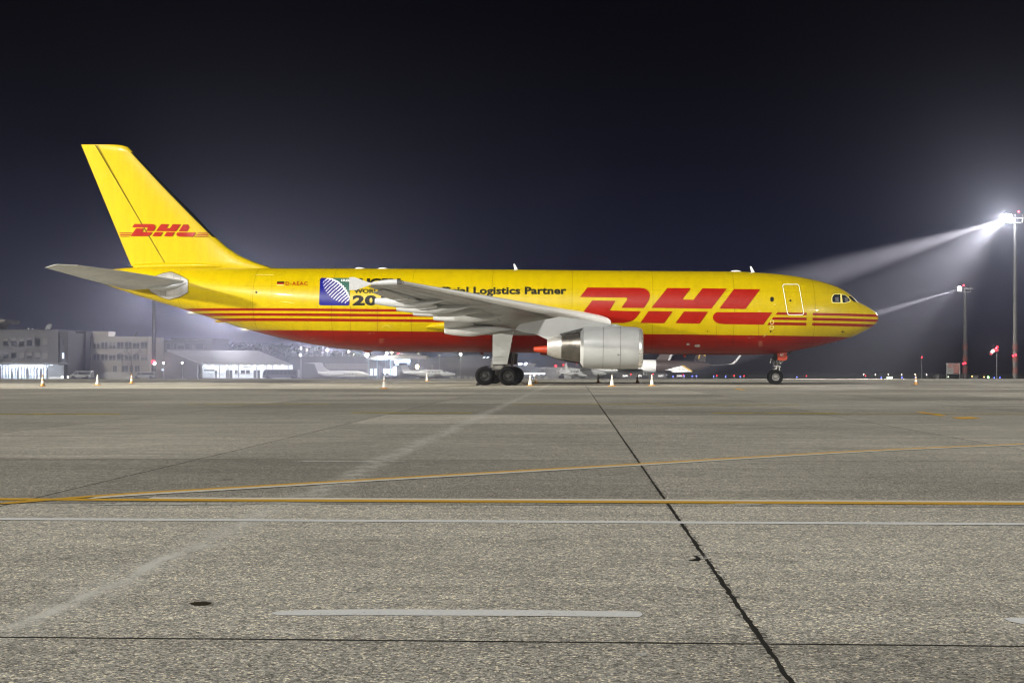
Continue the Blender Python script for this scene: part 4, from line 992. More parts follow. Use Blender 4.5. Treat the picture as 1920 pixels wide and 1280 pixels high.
q_ = MB()
for i in range(26):
    x = B(-60+i*5.9, d); q_.box2(x-.07, x+.07, d-D-.05, d-D+.1, gz(d), Zp(685.5, d))
for z in (Zp(704, d), Zp(691, d)): q_.box2(B(-60, d), B(89, d), d-D-.03, d-D+.05, z-.05, z+.05)
q_.build('glazing_bars', BM['metal'], t)
q_ = MB()
for x, w_ in ((17, 3.5), (28, 3), (45, 5), (64, 2.5), (71, 4), (84, 3), (-10, 5)):
    q_.box2(B(x, d), B(x+w_, d), d-D+1.2, d-D+1.5, gz(d), Zp(690.5, d))
q_.build('display_panels', BM['metal'], t)
q_ = MB()
for x0, x1 in ((-20, 9), (31, 60), (63, 75), (77, 88)): q_.box2(B(x0, d), B(x1, d), d-D-2.6, d-D-2.3, Zp(685.2, d), Zp(684.2, d))
q_.build('ceiling_lamp', BM['fix'], t)
for x in (0, 30, 60, 84): point('hall_lamp', (B(x, d), d-D+3, Zp(687, d)), 900, (.74, .84, 1), .1)
point('hall_lamp', (B(104, d), d-D-3, Zp(686, d)), 120, (.74, .84, 1), .4)
q_ = MB(); q_.box2(B(44, d), B(46.5, d), d-D+2, d-D+3, Zp(616.8, d), Zp(614.2, d)); q_.box2(B(52, d), B(54, d), d-D+2, d-D+3, Zp(616.8, d), Zp(614.8, d)); q_.tube((B(84.6, d), d-D+2, Zp(617, d)), (B(84.6, d), d-D+2, Zp(611.5, d)), .1); q_.lathe([(.05, 0), (.7, .25), (.9, .5)], (B(88, d), d-D+2, Zp(614, d)), (-.4, -.8, .5), 14); q_.build('roof_equipment', BM['metal'], t)
d = 340
t = thing('control_tower', 'small control tower cab with a wide flat roof rising over the grey building', 'control tower', (B(-8, d), d-D, gz(d)))
q_ = MB(); q_.loft([[Vector((B(px_, d), d-D+yy, Zp(py, d))) for px_, yy in ((-a, -b_), (a-16, -b_), (a-16, b_), (-a, b_))] for a, b_, py in ((36, 4.6, 607), (39, 5.1, 604), (39, 5.1, 601), (38, 4.9, 599.8))]); q_.build('roof', BM['beige'], t)
q_ = MB(); q_.loft([[Vector((B(px_, d), d-D+yy, Zp(py, d))) for px_, yy in ((-a, -b_), (a-16, -b_), (a-16, b_), (-a, b_))] for a, b_, py in ((20, 2.6, 616), (24, 3.2, 607.2))]); q_.build('cab_window', BM['pane'], t)
block(t, 'tower_shaft', -20, 2, 616.1, d-2.5, 5, 'wall')
d = 312
t = thing('annex_building', 'dark plain three storey annex between the grey terminal and the beige office', 'building', (B(143, d), d-D, gz(d)))
block(t, 'wall', 126, 161.5, 622.2, d, 16, 'walld'); block(t, 'parapet', 125.6, 162, 621.2, d-.2, 16.4, 'darkgrey', 622.2)
d = 315
t = thing('office_building', 'beige office block with two long window bands and a low extension', 'building', (B(222, d), d-D, gz(d)))
block(t, 'wall', 161, 278, 632, d, 14, 'beige')
block(t, 'roof_house', 172, 203, 621, d+1.5, 6, 'beige', 632)
block(t, 'parapet', 160.6, 278.4, 630.8, d-.15, 14.3, 'beige', 632)
cols = [(162.5, 171)]+[(175+14.9*i, 187+14.9*i) for i in range(7)]
windows(t, cols, [(641, 653), (664, 675)], d, .1, mull=1, blinds=[0, .3, .0, .6, 0, 0, .25])
block(t, 'extension', 208, 279, 676.5, d-6, 5.9, 'beige')
windows(t, [(212, 219), (229, 240), (244, 250), (253, 262)], [(685.5, 697)], d-6, .1, mull=1)
for x, y0, y1, dx in ((212.5, 631, 625.5, 2.2), (250.5, 630, 622, 4.5)):
    MB().tube((B(x, d), d-D+1, Zp(y0, d)), (B(x+dx, d), d-D+1, Zp(y1, d)), .12, .12, 6).build('antenna', BM['frame'], t)
MB().tube((B(189, d), d-D+2, Zp(621, d)), (B(189, d), d-D+2, Zp(612, d)), .05, .03, 6).build('antenna', BM['metal'], t)
# fence in front of the office
q_ = MB(); d = 300
for i in range(22): q_.box2(B(194+i*2.2, d), B(195.2+i*2.2, d), d-D, d-D+.1, gz(d), Zp(697, d))
tag(q_.build('slat_fence', BM['frame'], None), 'pale upright slat fence before the beige office extension', 'fence')
d = 345
t = thing('hangar_office', 'dark flat roofed building with tall openings behind the tail', 'building', (B(330, d), d-D, gz(d)))
block(t, 'wall', 279, 398, 637.5, d, 20, 'walld'); block(t, 'roof_slab', 320, 399, 633.5, d-.8, 20, 'wall', 637)
windows(t, [(286, 298), (312, 320), (326, 331), (333, 345), (347, 356), (366.5, 381.5)], [(643.5, 654.5)], d, .12, blinds=[0, 0, 0, .4, 0, 0]); windows(t, [(361, 364)], [(647.5, 654)], d, .12, pane='blind', name='window')
# ---- canopy hall
d = 285
t = thing('passenger_pavilion', 'low pavilion with a broad hipped roof and a row of lamps lighting its white porch', 'building', (B(455, d), d-D, gz(d)))
y0 = d-D
ev = Zp(681.5, d); rg = Zp(656.5, d+16)
vs = [(B(380, d), y0, ev), (B(545, d), y0, ev-.05), (B(475, d+16)+1.0, y0+16, rg-.1), (B(313, d+16), y0+16, rg+.1)]
q_ = MB(); q_.add(vs+[(a, b_, c-.30) for a, b_, c in vs], [(0, 1, 2, 3), (7, 6, 5, 4), (0, 4, 5, 1), (1, 5, 6, 2), (2, 6, 7, 3), (3, 7, 4, 0)])
for i in range(1, 33):
    a = i/33; p0 = Vector(vs[0]).lerp(Vector(vs[1]), a); p1 = Vector(vs[3]).lerp(Vector(vs[2]), a); q_.tube(p0+Vector((0, 0, .02)), p1+Vector((0, 0, .02)), .035, n=4)
q_.build('roof', BM['roof'], t)
q_ = MB(); q_.add([(B(313, d+16), y0+16, gz(d)), (B(380, d), y0, gz(d)), (B(380, d), y0, ev-.32), (B(313, d+16), y0+16, rg-.25)], [(0, 1, 2, 3)]); q_.add([(B(308, d+16), y0+15.9, gz(d)), (B(340, d+8), y0+8, gz(d)), (B(340, d+8), y0+8, Zp(668, d)), (B(308, d+16), y0+15.9, rg-.3)], [(0, 1, 2, 3)]); q_.build('side_wall', BM['wall'], t)
q_ = MB(); q_.box2(B(369, d), B(543, d), y0+3.6, y0+3.9, gz(d), ev-.2); q_.box2(B(369, d), B(369.8, d), y0+.2, y0+3.6, gz(d), ev-.3); q_.build('porch_wall', BM['litw'], t)
q_ = MB(); q_.box2(B(374, d), B(545, d), y0-.2, y0+3.6, gz(d)-.1, gz(d)+.15); q_.build('porch_floor', BM['wall'], t)
for px_ in (379, 411, 427, 447, 480.5, 499.5, 511, 540): MB().box2(B(px_-.7, d), B(px_+.7, d), y0+.1, y0+.3, gz(d), ev-.3).build('column', BM['metal'], t)
for px_ in (383.5, 397, 424.5, 438, 451, 464.5, 477, 490.5, 503, 515.5, 528.5):
    MB().box2(B(px_-1.4, d), B(px_+1.4, d), y0+.6, y0+1.1, ev-.52, ev-.36).build('ceiling_lamp', BM['fix'], t)
for px_ in (386, 405, 427, 448, 470, 492, 514, 534): point('porch_lamp', (B(px_, d), y0+1.3, ev-.75), 200, (.86, .92, 1), .1)
dd = d+3.55
windows(t, [(424, 429), (431, 435), (476, 480), (483, 487)], [(694, 708)], dd, .08, name='glass_door')
windows(t, [(441, 445), (452, 459), (462, 468)], [(694, 700.5)], dd, .08, mull=1)
windows(t, [(373, 377), (383, 387), (388.5, 391.5), (393.5, 397), (398.5, 401.5)], [(693, 695)], dd, .05)
q_ = MB(); q_.box2(B(450, d), B(464, d), y0+3.5, y0+3.58, Zp(689.5, d), Zp(686.5, d)); q_.build('name_board', BM['frame'], t)
q_ = MB()
for px_ in np.arange(382, 478, 2.1): q_.tube((B(px_, d), y0, gz(d)), (B(px_, d), y0, Zp(700, d)), .025, n=5)
q_.tube((B(382, d), y0, Zp(700, d)), (B(477, d), y0, Zp(700, d)), .035, n=5); q_.build('railing', BM['metal'], t)
# a person on the porch
def person(px, d, h, label):
    z0 = gz(d)+.15; x = B(px, d); y = d-D+1.0
    o = thing('person', label, 'person', (x, y, z0))
    me = bpy.data.meshes.new('body'); s = h/1.75
    J = [(0, 0, .95), (0, 0, 1.2), (0, 0, 1.43), (0, 0, 1.52), (0, -.01, 1.64), (-.19, 0, 1.40), (-.24, 0, 1.12), (-.22, -.06, .88), (.19, 0, 1.40), (.25, 0, 1.12), (.22, -.08, .90), (-.10, 0, .90), (-.11, 0, .50), (-.11, .03, .08), (-.12, -.12, .03), (.10, 0, .90), (.12, -.02, .50), (.13, .0, .08), (.14, -.15, .03)]
    Ed = [(0, 1), (1, 2), (2, 3), (3, 4), (2, 5), (5, 6), (6, 7), (2, 8), (8, 9), (9, 10), (0, 11), (11, 12), (12, 13), (13, 14), (0, 15), (15, 16), (16, 17), (17, 18)]
    Rr = [.15, .16, .14, .06, .105, .07, .05, .04, .07, .05, .04, .10, .07, .05, .045, .10, .07, .05, .045]
    me.from_pydata([(a*s, b_*s, c*s) for a, b_, c in J], Ed, []); ob = bpy.data.objects.new('body', me); C.objects.link(ob); ob.parent = o; ob['org'] = o['org']
    ob.modifiers.new('s', 'SKIN')
    for i, v in enumerate(me.skin_vertices[0].data): v.radius = (Rr[i]*s, Rr[i]*s); v.use_root = (i == 0)
    ob.modifiers.new('u', 'SUBSURF').levels = 1; me.materials.append(BM['car']); return o
person(403, 285, 1.78, 'person in dark clothes standing on the lit porch')
# ---- a long dark terminal and lit forecourt behind the light aircraft
d = 360
t = thing('maintenance_terminal', 'long dark terminal with a row of curtained windows behind the business jet', 'building', (B(650, d), d-D, gz(d)))
block(t, 'wall', 545, 720, 672, d, 20, 'darkgrey'); block(t, 'roof', 545, 722, 668.5, d-.5, 20.5, 'walld', 672)
windows(t, [(610+9.6*i, 617.5+9.6*i) for i in range(9)], [(682, 691)], d, .1, pane='blind', mull=1)
d = 350
t = thing('lit_forecourt', 'brightly lit forecourt building with pale teal columns under a wide flat canopy', 'building', (B(740, d), d-D, gz(d)))
block(t, 'canopy', 694, 799, 666.5, d-5, 12, 'beige', 672.2)
block(t, 'canopy_upper', 742, 789, 662.8, d-3, 8, 'wall', 666.3)
block(t, 'back_wall', 690, 800, 672.5, d+8, .4, 'walld')
for px_ in (693.5, 709, 733.5): MB().box2(B(px_-.9, d), B(px_+.9, d), d-D-3, d-D-2.6, gz(d), Zp(672.3, d)).build('column', BM['teal'], t)
for x0, x1, ya, yb in ((740, 769, 673.5, 681), (741, 769, 682.3, 683.8), (719, 736, 691, 704), (737, 744, 688, 704), (702, 708, 691.5, 704), (694, 699, 691.5, 704)):
    MB().box2(B(x0, d), B(x1, d), d-D-.2, d-D-.1, Zp(yb, d), Zp(ya, d)).build('lit_panel', BM['lit'], t)
for x0, x1 in ((701, 731), (736, 742)): MB().box2(B(x0, d), B(x1, d), d-D-2.5, d-D-2.2, Zp(673.6, d), Zp(672.6, d)).build('ceiling_lamp', BM['fix'], t)
for px_ in (702, 720, 738, 757): point('forecourt_lamp', (B(px_, d), d-D-1.8, Zp(676, d)), 800, (.72, .84, 1), .1)
q_ = MB()
for px_ in (697, 700.5, 712, 716, 723, 728, 747, 750): q_.box2(B(px_-.25, d), B(px_+.25, d), d-D-.6, d-D-.5, gz(d), Zp(686, d))
for z in (687, 695): q_.box2(B(694, d), B(752, d), d-D-.58, d-D-.52, Zp(z+.2, d), Zp(z-.2, d))
q_.build('glazing_bars', BM['metal'], t)
d = 380
t = thing('low_hangar', 'long low grey hangar with ribbed sheet walls behind the main wheels', 'hangar', (B(850, d), d-D, gz(d)))
block(t, 'wall', 800, 1043, 689, d, 30, 'walld')
q_ = MB()
for i in range(80): q_.box2(B(801+3*i, d), B(801.8+3*i, d), d-D-.12, d-D+.06, gz(d), Zp(689.2, d))
q_.build('cladding_ribs', BM['wall'], t)
block(t, 'upper_wall', 838, 905, 680, d+2, 26, 'wall', 689); block(t, 'upper_wall', 905, 930, 684, d+2.2, 26, 'wall', 689)
q_ = MB(); q_.add([(B(790, d), d-D+4, Zp(671, d)), (B(900, d), d-D+4, Zp(664, d)), (B(975, d), d-D+4, Zp(682, d)), (B(975, d), d-D+30, Zp(682, d)), (B(900, d), d-D+30, Zp(664, d)), (B(790, d), d-D+30, Zp(671, d)), (B(790, d), d-D+4, Zp(689, d)), (B(975, d), d-D+4, Zp(689, d))], [(0, 1, 4, 5), (1, 2, 3, 4), (0, 6, 7, 2, 1)]); q_.build('roof', BM['darkgrey'], t)
for x0 in (904, 911): MB().add([(B(x0, d-2), d-D-1, Zp(671.7, d-2)), (B(x0+4, d-2), d-D-1, Zp(671.7, d-2)), (B(x0+6.5, d-2), d-D-.6, Zp(668.2, d-2)), (B(x0+2.8, d-2), d-D-.6, Zp(668.2, d-2))], [(0, 1, 2, 3)]).build('skylight', BM['lit'], t)
d = 400
t = thing('far_hangar', 'pale far hangar with a shallow roof right of the main wheels', 'hangar', (B(1020, d), d-D, gz(d)))
block(t, 'wall', 960, 1075, 688, d, 25, 'wall'); q_ = MB(); q_.prism([(B(955, d), Zp(679.5, d)), (B(1007, d), Zp(681.5, d)), (B(1000, d), Zp(688, d)), (B(955, d), Zp(688, d))], d-D-3, d-D+24); q_.build('roof', BM['wall'], t)
block(t, 'wall', 1030, 1250, 693, d+30, 25, 'walld')
# bright awning lamps in front of the far hangar
d = 372
o = thing('lamp_row', 'blinding row of white lamps low beyond the main wheels', 'lamp', (B(1003, d), d-D, gz(d)))
MB().box2(B(983, d), B(1022, d), d-D+.2, d-D+.5, Zp(701, d), Zp(699.3, d)).build('lamp_bar', BM['fix'], o)
q_ = MB()
for i in range(5): q_.box2(B(984+9*i, d), B(984.6+9*i, d), d-D+.5, d-D+.7, gz(d), Zp(699.3, d))
q_.build('post', BM['metal'], o)
point('lamp_row_light', (B(1003, d), d-D-1, Zp(700, d)), 2500, (.9, .94, 1), .5)
# ---- trees
def tree(px, py, d, w_, label, nleaf=900, seed=1):
    r_ = random.Random(seed); x = B(px, d); y = d-D; z0 = gz(d); top = Zp(py, d); h = top-z0
    o = thing('tree', label, 'tree', (x, y, z0), 'trees in the fog behind the pavilion')
    q_ = MB(); q_.rings([((x, y, z0), .28), ((x+.1, y, z0+h*.3), .2), ((x, y, z0+h*.85), .05)], 7)
    cl = []
    for i in range(9):
        a = r_.uniform(0, 6.28); zz_ = z0+h*r_.uniform(.3, .85); L = w_*.42*r_.uniform(.5, 1)*(1-.5*(zz_-z0)/h)
        p1 = Vector((x+L*math.cos(a), y+L*math.sin(a), zz_+L*.5)); q_.rings([((x, y, zz_-.3), .09), (p1, .03)], 5); cl.append(p1)
    q_.build('trunk', BM['bark'], o)
    m = MB(); cl.append(Vector((x, y, top-h*.12)))
    for i in range(nleaf):
        c = r_.choice(cl); s = w_*.20
        p_ = c+Vector((r_.gauss(0, s), r_.gauss(0, s), r_.gauss(0, s*.8)))
        if p_.z > top or p_.z < z0+h*.15: continue
        a = r_.uniform(.28, .62); u = Vector((r_.uniform(-1, 1), r_.uniform(-1, 1), r_.uniform(-1, 1))).normalized(); v = u.orthogonal().normalized()
        m.add([p_-u*a, p_+v*a*.7, p_+u*a, p_-v*a*.7], [(0, 1, 2, 3)])
    m.build('crown', BM['leaf'], o)
TL = ['broad tree', 'dense tree', 'low bushy tree', 'tall narrow tree']
for i, (px_, py_, d_, w_, lb) in enumerate(((420, 651, 410, 13, 'broad tree rising just right of the dark flat roofed building'), (450, 643, 420, 15, 'tree behind the left part of the pavilion roof'), (482, 645, 415, 15, 'tree behind the middle of the pavilion roof'), (512, 648, 405, 14, 'tree behind the right end of the pavilion roof'), (540, 655, 400, 12, 'low tree right of the pavilion roof ridge'), (584, 650, 395, 9, 'tall pointed tree beside the pair of street lamps'), (628, 658, 390, 11, 'tree over the business jet tail'), (660, 662, 392, 10, 'small tree right of the business jet tail'))):
    tree(px_, py_, d_, w_, lb, 1500, i+3)
# two bare trees in front of the office block
def bare_tree(px, py, d, w_, label, seed):
    r_ = random.Random(seed); x = B(px, d); y = d-D; z0 = gz(d); h = Zp(py, d)-z0
    o = thing('tree', label, 'tree', (x, y, z0), 'bare trees in front of the office'); q_ = MB(); q_.rings([((x, y, z0), .16), ((x, y, z0+h*.35), .12)], 6)
    tw = MB()
    def grow(p, dr, L, r0, lev):
        p1 = p+dr*L; (q_ if lev < 2 else tw).rings([(p, r0), (p1, r0*.6)], 4, False)
        if lev < 4:
            for _ in range(3 if lev else 5):
                dn = (dr+Vector((r_.gauss(0, .5), r_.gauss(0, .5), r_.gauss(.12, .3)))).normalized(); grow(p1, dn, L*.68, r0*.6, lev+1)
    grow(Vector((x, y, z0+h*.33)), Vector((0, 0, 1)), h*.22, .1, 0); q_.build('trunk', BM['bark'], o); tw.build('twigs', BM['bark'], o)
bare_tree(247, 640, 305, 8, 'bare tree before the right part of the beige office', 5); bare_tree(229, 655, 306, 5, 'smaller bare tree before the middle of the beige office', 9)
bare_tree(1, 660, 296, 5, 'bare tree at the far left edge before the grey terminal', 11)
# ---- vehicles
def vehicle(name, label, cat, px0, px1, pyt, d, prof, m, wins, wheels, group=None, y_w=2.0, lights=None):
    x0, x1 = B(px0, d), B(px1, d); L = x1-x0; z0 = gz(d); h = Zp(pyt, d)-z0
    o = thing(name, label, cat, ((x0+x1)/2, d-D, z0), group)
    pt = [(x0+a*L, z0+b_*h) for a, b_ in prof]
    MB().prism(pt, d-D-y_w/2, d-D+y_w/2).build('body', m, o, bevel=.05)
    for w_ in wins: MB().prism([(x0+a*L, z0+b_*h) for a, b_ in w_], d-D-y_w/2-.03, d-D+y_w/2+.03).build('window', BM['pane'], o)
    for a in wheels:
        for s in (-1, 1):
            q_ = MB(); q_.lathe([(.001, -.12), (.2, -.12), (.33, -.12), (.35, -.06), (.35, .06), (.33, .12), (.2, .12), (.001, .12)], (x0+a*L, d-D+s*(y_w/2-.1), z0+.35), (0, 1, 0), 18); q_.build('wheel', M['rubber'], o, 40)
    for a, b_, c_ in (lights or []): MB().ball((x0+a*L, d-D-y_w/2-.05, z0+b_*h), .16, 6).build('headlight', E[c_], o)
    return o
VP = [(0, .18), (0, .45), (.03, .52), (.13, .60), (.24, .93), (.28, 1), (.97, 1), (1, .92), (1, .18)]
VW = [[(.17, .58), (.25, .88), (.35, .88), (.35, .58)], [(.39, .58), (.39, .88), (.94, .88), (.94, .58)]]
vehicle('parked_van', 'white minibus van parked left of the beige office block', 'van', 133, 174, 695.2, 290, VP, BM['van'], VW, (.16, .80))
vehicle('parked_van', 'grey van in the gloom right of the slat fence', 'van', 251, 293, 697, 296, VP, BM['metal'], VW, (.16, .80))
CP = [(0, .22), (0, .52), (.16, .60), (.32, .97), (.45, 1), (.70, .96), (.88, .62), (1, .55), (1, .22)]
vehicle('parked_car', 'dark car with its headlights on behind the white van', 'car', 119, 146, 701.5, 296, CP, BM['car'], [[(.22, .62), (.34, .92), (.66, .92), (.82, .62)]], (.2, .8), lights=[(.03, .42, 'white'), (.42, .40, 'small')])
BP = [(0, .12), (.01, .55), (.06, .95), (.10, 1), (1, 1), (1, .12)]
vehicle('apron_bus', 'long dark passenger bus parked before the right end of the pavilion', 'bus', 494, 560, 692.6, 272, BP, BM['bus'], [[(.012, .45), (.065, .90), (.10, .90), (.10, .45)]]+[[(.13+.12*i, .45), (.13+.12*i, .88), (.235+.12*i, .88), (.235+.12*i, .45)] for i in range(7)], (.15, .85), y_w=2.8)
vehicle('parked_car', 'dark car on the brightly lit forecourt', 'car', 713, 722, 698.5, 338, CP, BM['car'], [[(.22, .62), (.34, .92), (.66, .92), (.82, .62)]], (.2, .8))
vehicle('parked_car', 'silver car beside the dark one on the lit forecourt', 'car', 722, 731, 699, 339, CP, BM['van'], [[(.22, .62), (.34, .92), (.66, .92), (.82, .62)]], (.2, .8))
# ---- lamp posts and small lights
def lamp(px, py, d, col, label, r=.45, pole=True, pw=0, group='street lamps beyond the apron', lcol=(1, .93, .8)):
    r = r*.62
    x, y, z = B(px, d), d-D, Zp(py, d)
    o = thing('lamp_post', label, 'lamp post', (x, y, gz(d)), group)
    MB().tube((x, y+.3, gz(d)), (x, y+.3, z+.2), .09, .06, 8).build('pole', BM['metal'], o)
    q_ = MB(); q_.box((x, y+.1, z+r*.9), (r*1.6, .5, .14)); q_.build('lamp_housing', BM['metal'], o)
    MB().ball((x, y, z), r, 6).build('lamp_head', E[col], o)
    if pw: point('street_light', (x, y-.8, z-.2), pw, lcol, .3)
    return o
for a in ((564.5, 652.5, 355, 'white', 'upper left street lamp of the three right of the pavilion', .30), (563, 665, 350, 'white', 'lower bright street lamp right of the pavilion roof', .40), (575, 655.8, 360, 'warm', 'small warm street lamp right of the pavilion roof', .26),
          (613.8, 656, 365, 'white', 'pair-like white street lamp over the business jet tail', .48), (653.8, 658.8, 365, 'white', 'street lamp above the business jet cabin', .36), (663, 663.5, 370, 'warm', 'tiny warm lamp beside the lamp above the jet cabin', .18),
          (688, 665, 330, 'white', 'brightest street lamp at the left corner of the lit forecourt', .75), (725.5, 661.8, 345, 'cool', 'bluish lamp over the lit forecourt canopy', .46), (734.5, 660.5, 348, 'warm', 'warm lamp right beside the bluish canopy lamp', .42),
          (722.5, 665.5, 352, 'small', 'faint lamp under the bluish canopy lamp', .22), (784.5, 662.4, 352, 'small', 'small lamp on the canopy roof right end', .20), (863.8, 663.8, 350, 'white', 'lone white street lamp under the belly left of the main wheels', .45),
          (782, 687.5, 352, 'warm', 'glaring warm lamp above the turboprop tail', .75), (306.5, 680, 290, 'white', 'white lamp left of the pavilion side wall', .26), (341.5, 680, 284, 'white', 'white lamp on the pavilion side wall', .26)):
    lamp(*a[:4], a[4], a[5], pw=900 if a[5] > .4 else 0)
lamp(823.8, 665.8, 340, 'small', 'thin lamp post standing over the turboprop cabin', .2)
for px_, py_, r_ in ((746.8, 663, .26), (795, 681.8, .42), (1042, 685.6, .28), (1056, 683.8, .22), (1081.5, 680.2, .20)):
    x, y, z = B(px_, 362), 362-D, Zp(py_, 362); o = thing('obstruction_light', {746.8: 'red light on the canopy roof', 795: 'bright red light above the turboprop wing', 1042: 'left red light beyond the exhaust nozzle', 1056: 'middle red light beyond the exhaust nozzle', 1081.5: 'small red light under the engine core'}[px_], 'warning light', (x, y, gz(362)), 'red warning lights')
    MB().tube((x, y+.3, gz(362)), (x, y+.3, z), .06, .05, 6).build('pole', BM['metal'], o); MB().ball((x, y, z), r_, 6).build('lamp_head', E['red'], o)
for px_, lb in ((975.3, 'left'), (985.7, 'right')):
    x, y, z = B(px_, 384), 384-D, Zp(682, 384); o = thing('wall_floodlight', lb+' small bluish floodlight under the far hangar roof', 'floodlight', (x, y, gz(384)), 'bluish hangar lamps')
    MB().box((x, y, z), (.75, .2, .38), Matrix.Rotation(-.5, 3, 'Y')).build('lamp_head', E['cool'], o); MB().tube((x, y+.3, gz(384)), (x, y+.3, z), .05, .05, 6).build('pole', BM['metal'], o)
# signs by the turboprop
x, y = B(810.6, 340), 340-D
o = thing('road_sign', 'pair of round white road signs on one post above the turboprop', 'road sign', (x, y, gz(340)))
MB().tube((x, y+.05, gz(340)), (x, y+.05, Zp(683.5, 340)), .05, .05, 6).build('post', BM['metal'], o)
for py_, r_ in ((685.4, .26), (689.6, .2)): MB().lathe([(.001, 0), (r_, 0), (r_, .03), (.001, .03)], (x, y-.04, Zp(py_, 340)), (0, 1, 0), 20).build('sign_face', BM['frame'], o)
MB().box2(B(809, 340), B(812.3, 340), 340-D-.02, 340-D+.03, Zp(690, 340), Zp(687.6, 340)).build('sign_plate', BM['blind'], o)
# concrete blocks
for i, px_ in enumerate((846.8, 859.8, 872.5, 883.3, 892.3, 1012, 1024)):
    d = 322; q_ = MB(); x = B(px_, d); q_.box((x, d-D, gz(d)+.32), (.75, .6, .64))
    tag(q_.build('barrier_block', BM['frame'], None, bevel=.05), ['concrete block nearest the turboprop propeller', 'second white block right of the turboprop propeller', 'third white block right of the turboprop', 'white block two places left of the main wheels', 'white block touching the main wheels in view', 'pale block left of the orange cone by the wheels', 'pale block right of the orange cone by the wheels'][i], 'barrier block', 'white concrete blocks along the far edge')
# person-size post
# ---- light aircraft
def lofted(root, name, st, m, d, yoff=0, n=20, smooth=50):   # stations (px, py top, py bottom, halfwidth factor)
    q_ = MB(); vs = []
    for px_, a, b_, k_ in st:
        r_ = (b_-a)/2*d/F; x = B(px_, d); z = Zp((a+b_)/2, d)
        vs.append([Vector((x, d-D+yoff-r_*k_*math.sin(2*math.pi*i/n), z+r_*math.cos(2*math.pi*i/n))) for i in range(n)])
    q_.loft(vs); return q_.build(name, m, root, smooth)
def slab(root, name, poly, d, y0, y1, m): return MB().prism([(B(a, d), Zp(b_, d)) for a, b_ in poly], d-D+y0, d-D+y1).build(name, m, root)
def wingpair(root, name, le, te, span, d, z, tipsw, m, dih=.05, tipc=.45, th=.09):
    x0, x1 = B(te, d), B(le, d); c = x1-x0
    for s in (-1, 1):
        r1 = foil((x1, d-D+s*.2, Zp(z, d)), (x0, d-D+s*.2, Zp(z, d)), th, 8); r2 = foil((x1-tipsw, d-D+s*span, Zp(z, d)+span*dih), (x1-tipsw-c*tipc, d-D+s*span, Zp(z, d)+span*dih), th, 8)
        MB().loft([r1, r2]).build(name, m, root, 40)
d = 330
t = thing('business_jet', 'small white business jet with high tail and oval cabin windows', 'business jet', (B(635, d), d-D, gz(d)))
lofted(t, 'fuselage', [(596, 696, 700, 1), (608, 695.4, 704.5, 1), (625, 694.8, 706, 1), (645, 694.5, 706.6, 1), (670, 694.8, 706.8, 1), (682, 697.5, 706.4, 1), (690, 700.8, 705.6, 1), (694, 703, 704.6, 1)], BM['white'], d)
slab(t, 'tail_fin', [(589, 681), (604.5, 680.5), (607, 687), (613, 692), (622, 696), (600, 699), (595, 696)], d, -.12, .12, BM['white'])
wingpair(t, 'tailplane', 603, 594, 2.6, d, 680, 1.4, BM['white'], .02)
slab(t, 'tailplane', [(573.5, 680.6), (596, 679.4), (600, 680.6), (590, 682)], d, -2.5, 2.5, BM['white'])
wingpair(t, 'wing', 668, 636, 6.6, d, 706, 1.8, BM['white'], .04)
lofted(t, 'engine', [(621, 699.5, 702.5, 1), (626, 698, 704, 1), (634, 697.6, 704.4, 1), (641, 698.2, 703.8, 1)], BM['white'], d, -1.3); lofted(t, 'engine', [(621, 699.5, 702.5, 1), (626, 698, 704, 1), (634, 697.6, 704.4, 1), (641, 698.2, 703.8, 1)], BM['white'], d, 1.3)
for px_ in (646.5, 651.5, 656.5, 662, 668): MB().lathe([(.001, 0), (.17, .0), (.17, .1), (.001, .1)], (B(px_, d), d-D-.80, Zp(700.5, d)), (0, 1, 0), 12).build('cabin_window', BM['pane'], t)
for px_, yy in ((684, 0), (643, -1.2), (643, 1.2)): MB().lathe([(.001, -.08), (.22, -.08), (.22, .08), (.001, .08)], (B(px_, d), d-D+yy, gz(d)+.22), (0, 1, 0), 14).build('wheel', M['rubber'], t); MB().tube((B(px_, d), d-D+yy, gz(d)+.2), (B(px_, d), d-D+yy, Zp(704.5, d)), .05, .05, 6).build('gear_leg', BM['metal'], t)
slab(t, 'registration', [(601, 694.4), (612, 694.4), (612, 695.6), (601, 695.6)], d, -.135, -.12, BM['metal'])
d = 325
t = thing('turboprop_aircraft', 'white and blue single engine turboprop aircraft with a dark T tail and five blade propeller', 'light aircraft', (B(805, d), d-D, gz(d)))
lofted(t, 'fuselage', [(757, 698.5, 700, 1), (763, 696.5, 700.5, 1), (775, 694, 702.5, 1), (790, 692.5, 705.5, 1), (802, 692.3, 707, 1), (826, 692.5, 707, 1), (834, 695, 706.4, 1), (845, 698.4, 705, 1), (852, 699.6, 703.5, 1), (854, 700.4, 702.6, 1)], BM['white'], d)
lofted(t, 'belly', [(760, 699.6, 701, 1), (775, 701.2, 703.4, .9), (790, 702, 706.4, .95), (802, 702.2, 707.6, .92), (826, 702.5, 707.6, .92), (842, 702.6, 705.8, .9)], BM['blue'], d)
slab(t, 'tail_fin', [(750.5, 684.5), (763.5, 684), (767, 692), (776, 696), (765, 700), (756.5, 700)], d, -.12, .12, BM['white'])
slab(t, 'fin_cap', [(747.5, 684.4), (749.5, 679), (762, 679.8), (764, 684)], d, -.15, .15, BM['blue'])
slab(t, 'tailplane', [(739, 680.6), (760, 679.4), (769, 680.2), (756, 681.2)], d, -2.4, 2.4, BM['darkgrey'])
wingpair(t, 'wing', 833, 812, 8.0, d, 706, .6, BM['white'], .09)
for px_ in (805, 811.5, 817.5, 823.7): MB().lathe([(.001, 0), (.14, .0), (.14, .12), (.001, .12)], (B(px_, d), d-D-.93, Zp(697.4, d)), (0, 1, 0), 12).build('cabin_window', BM['pane'], t)
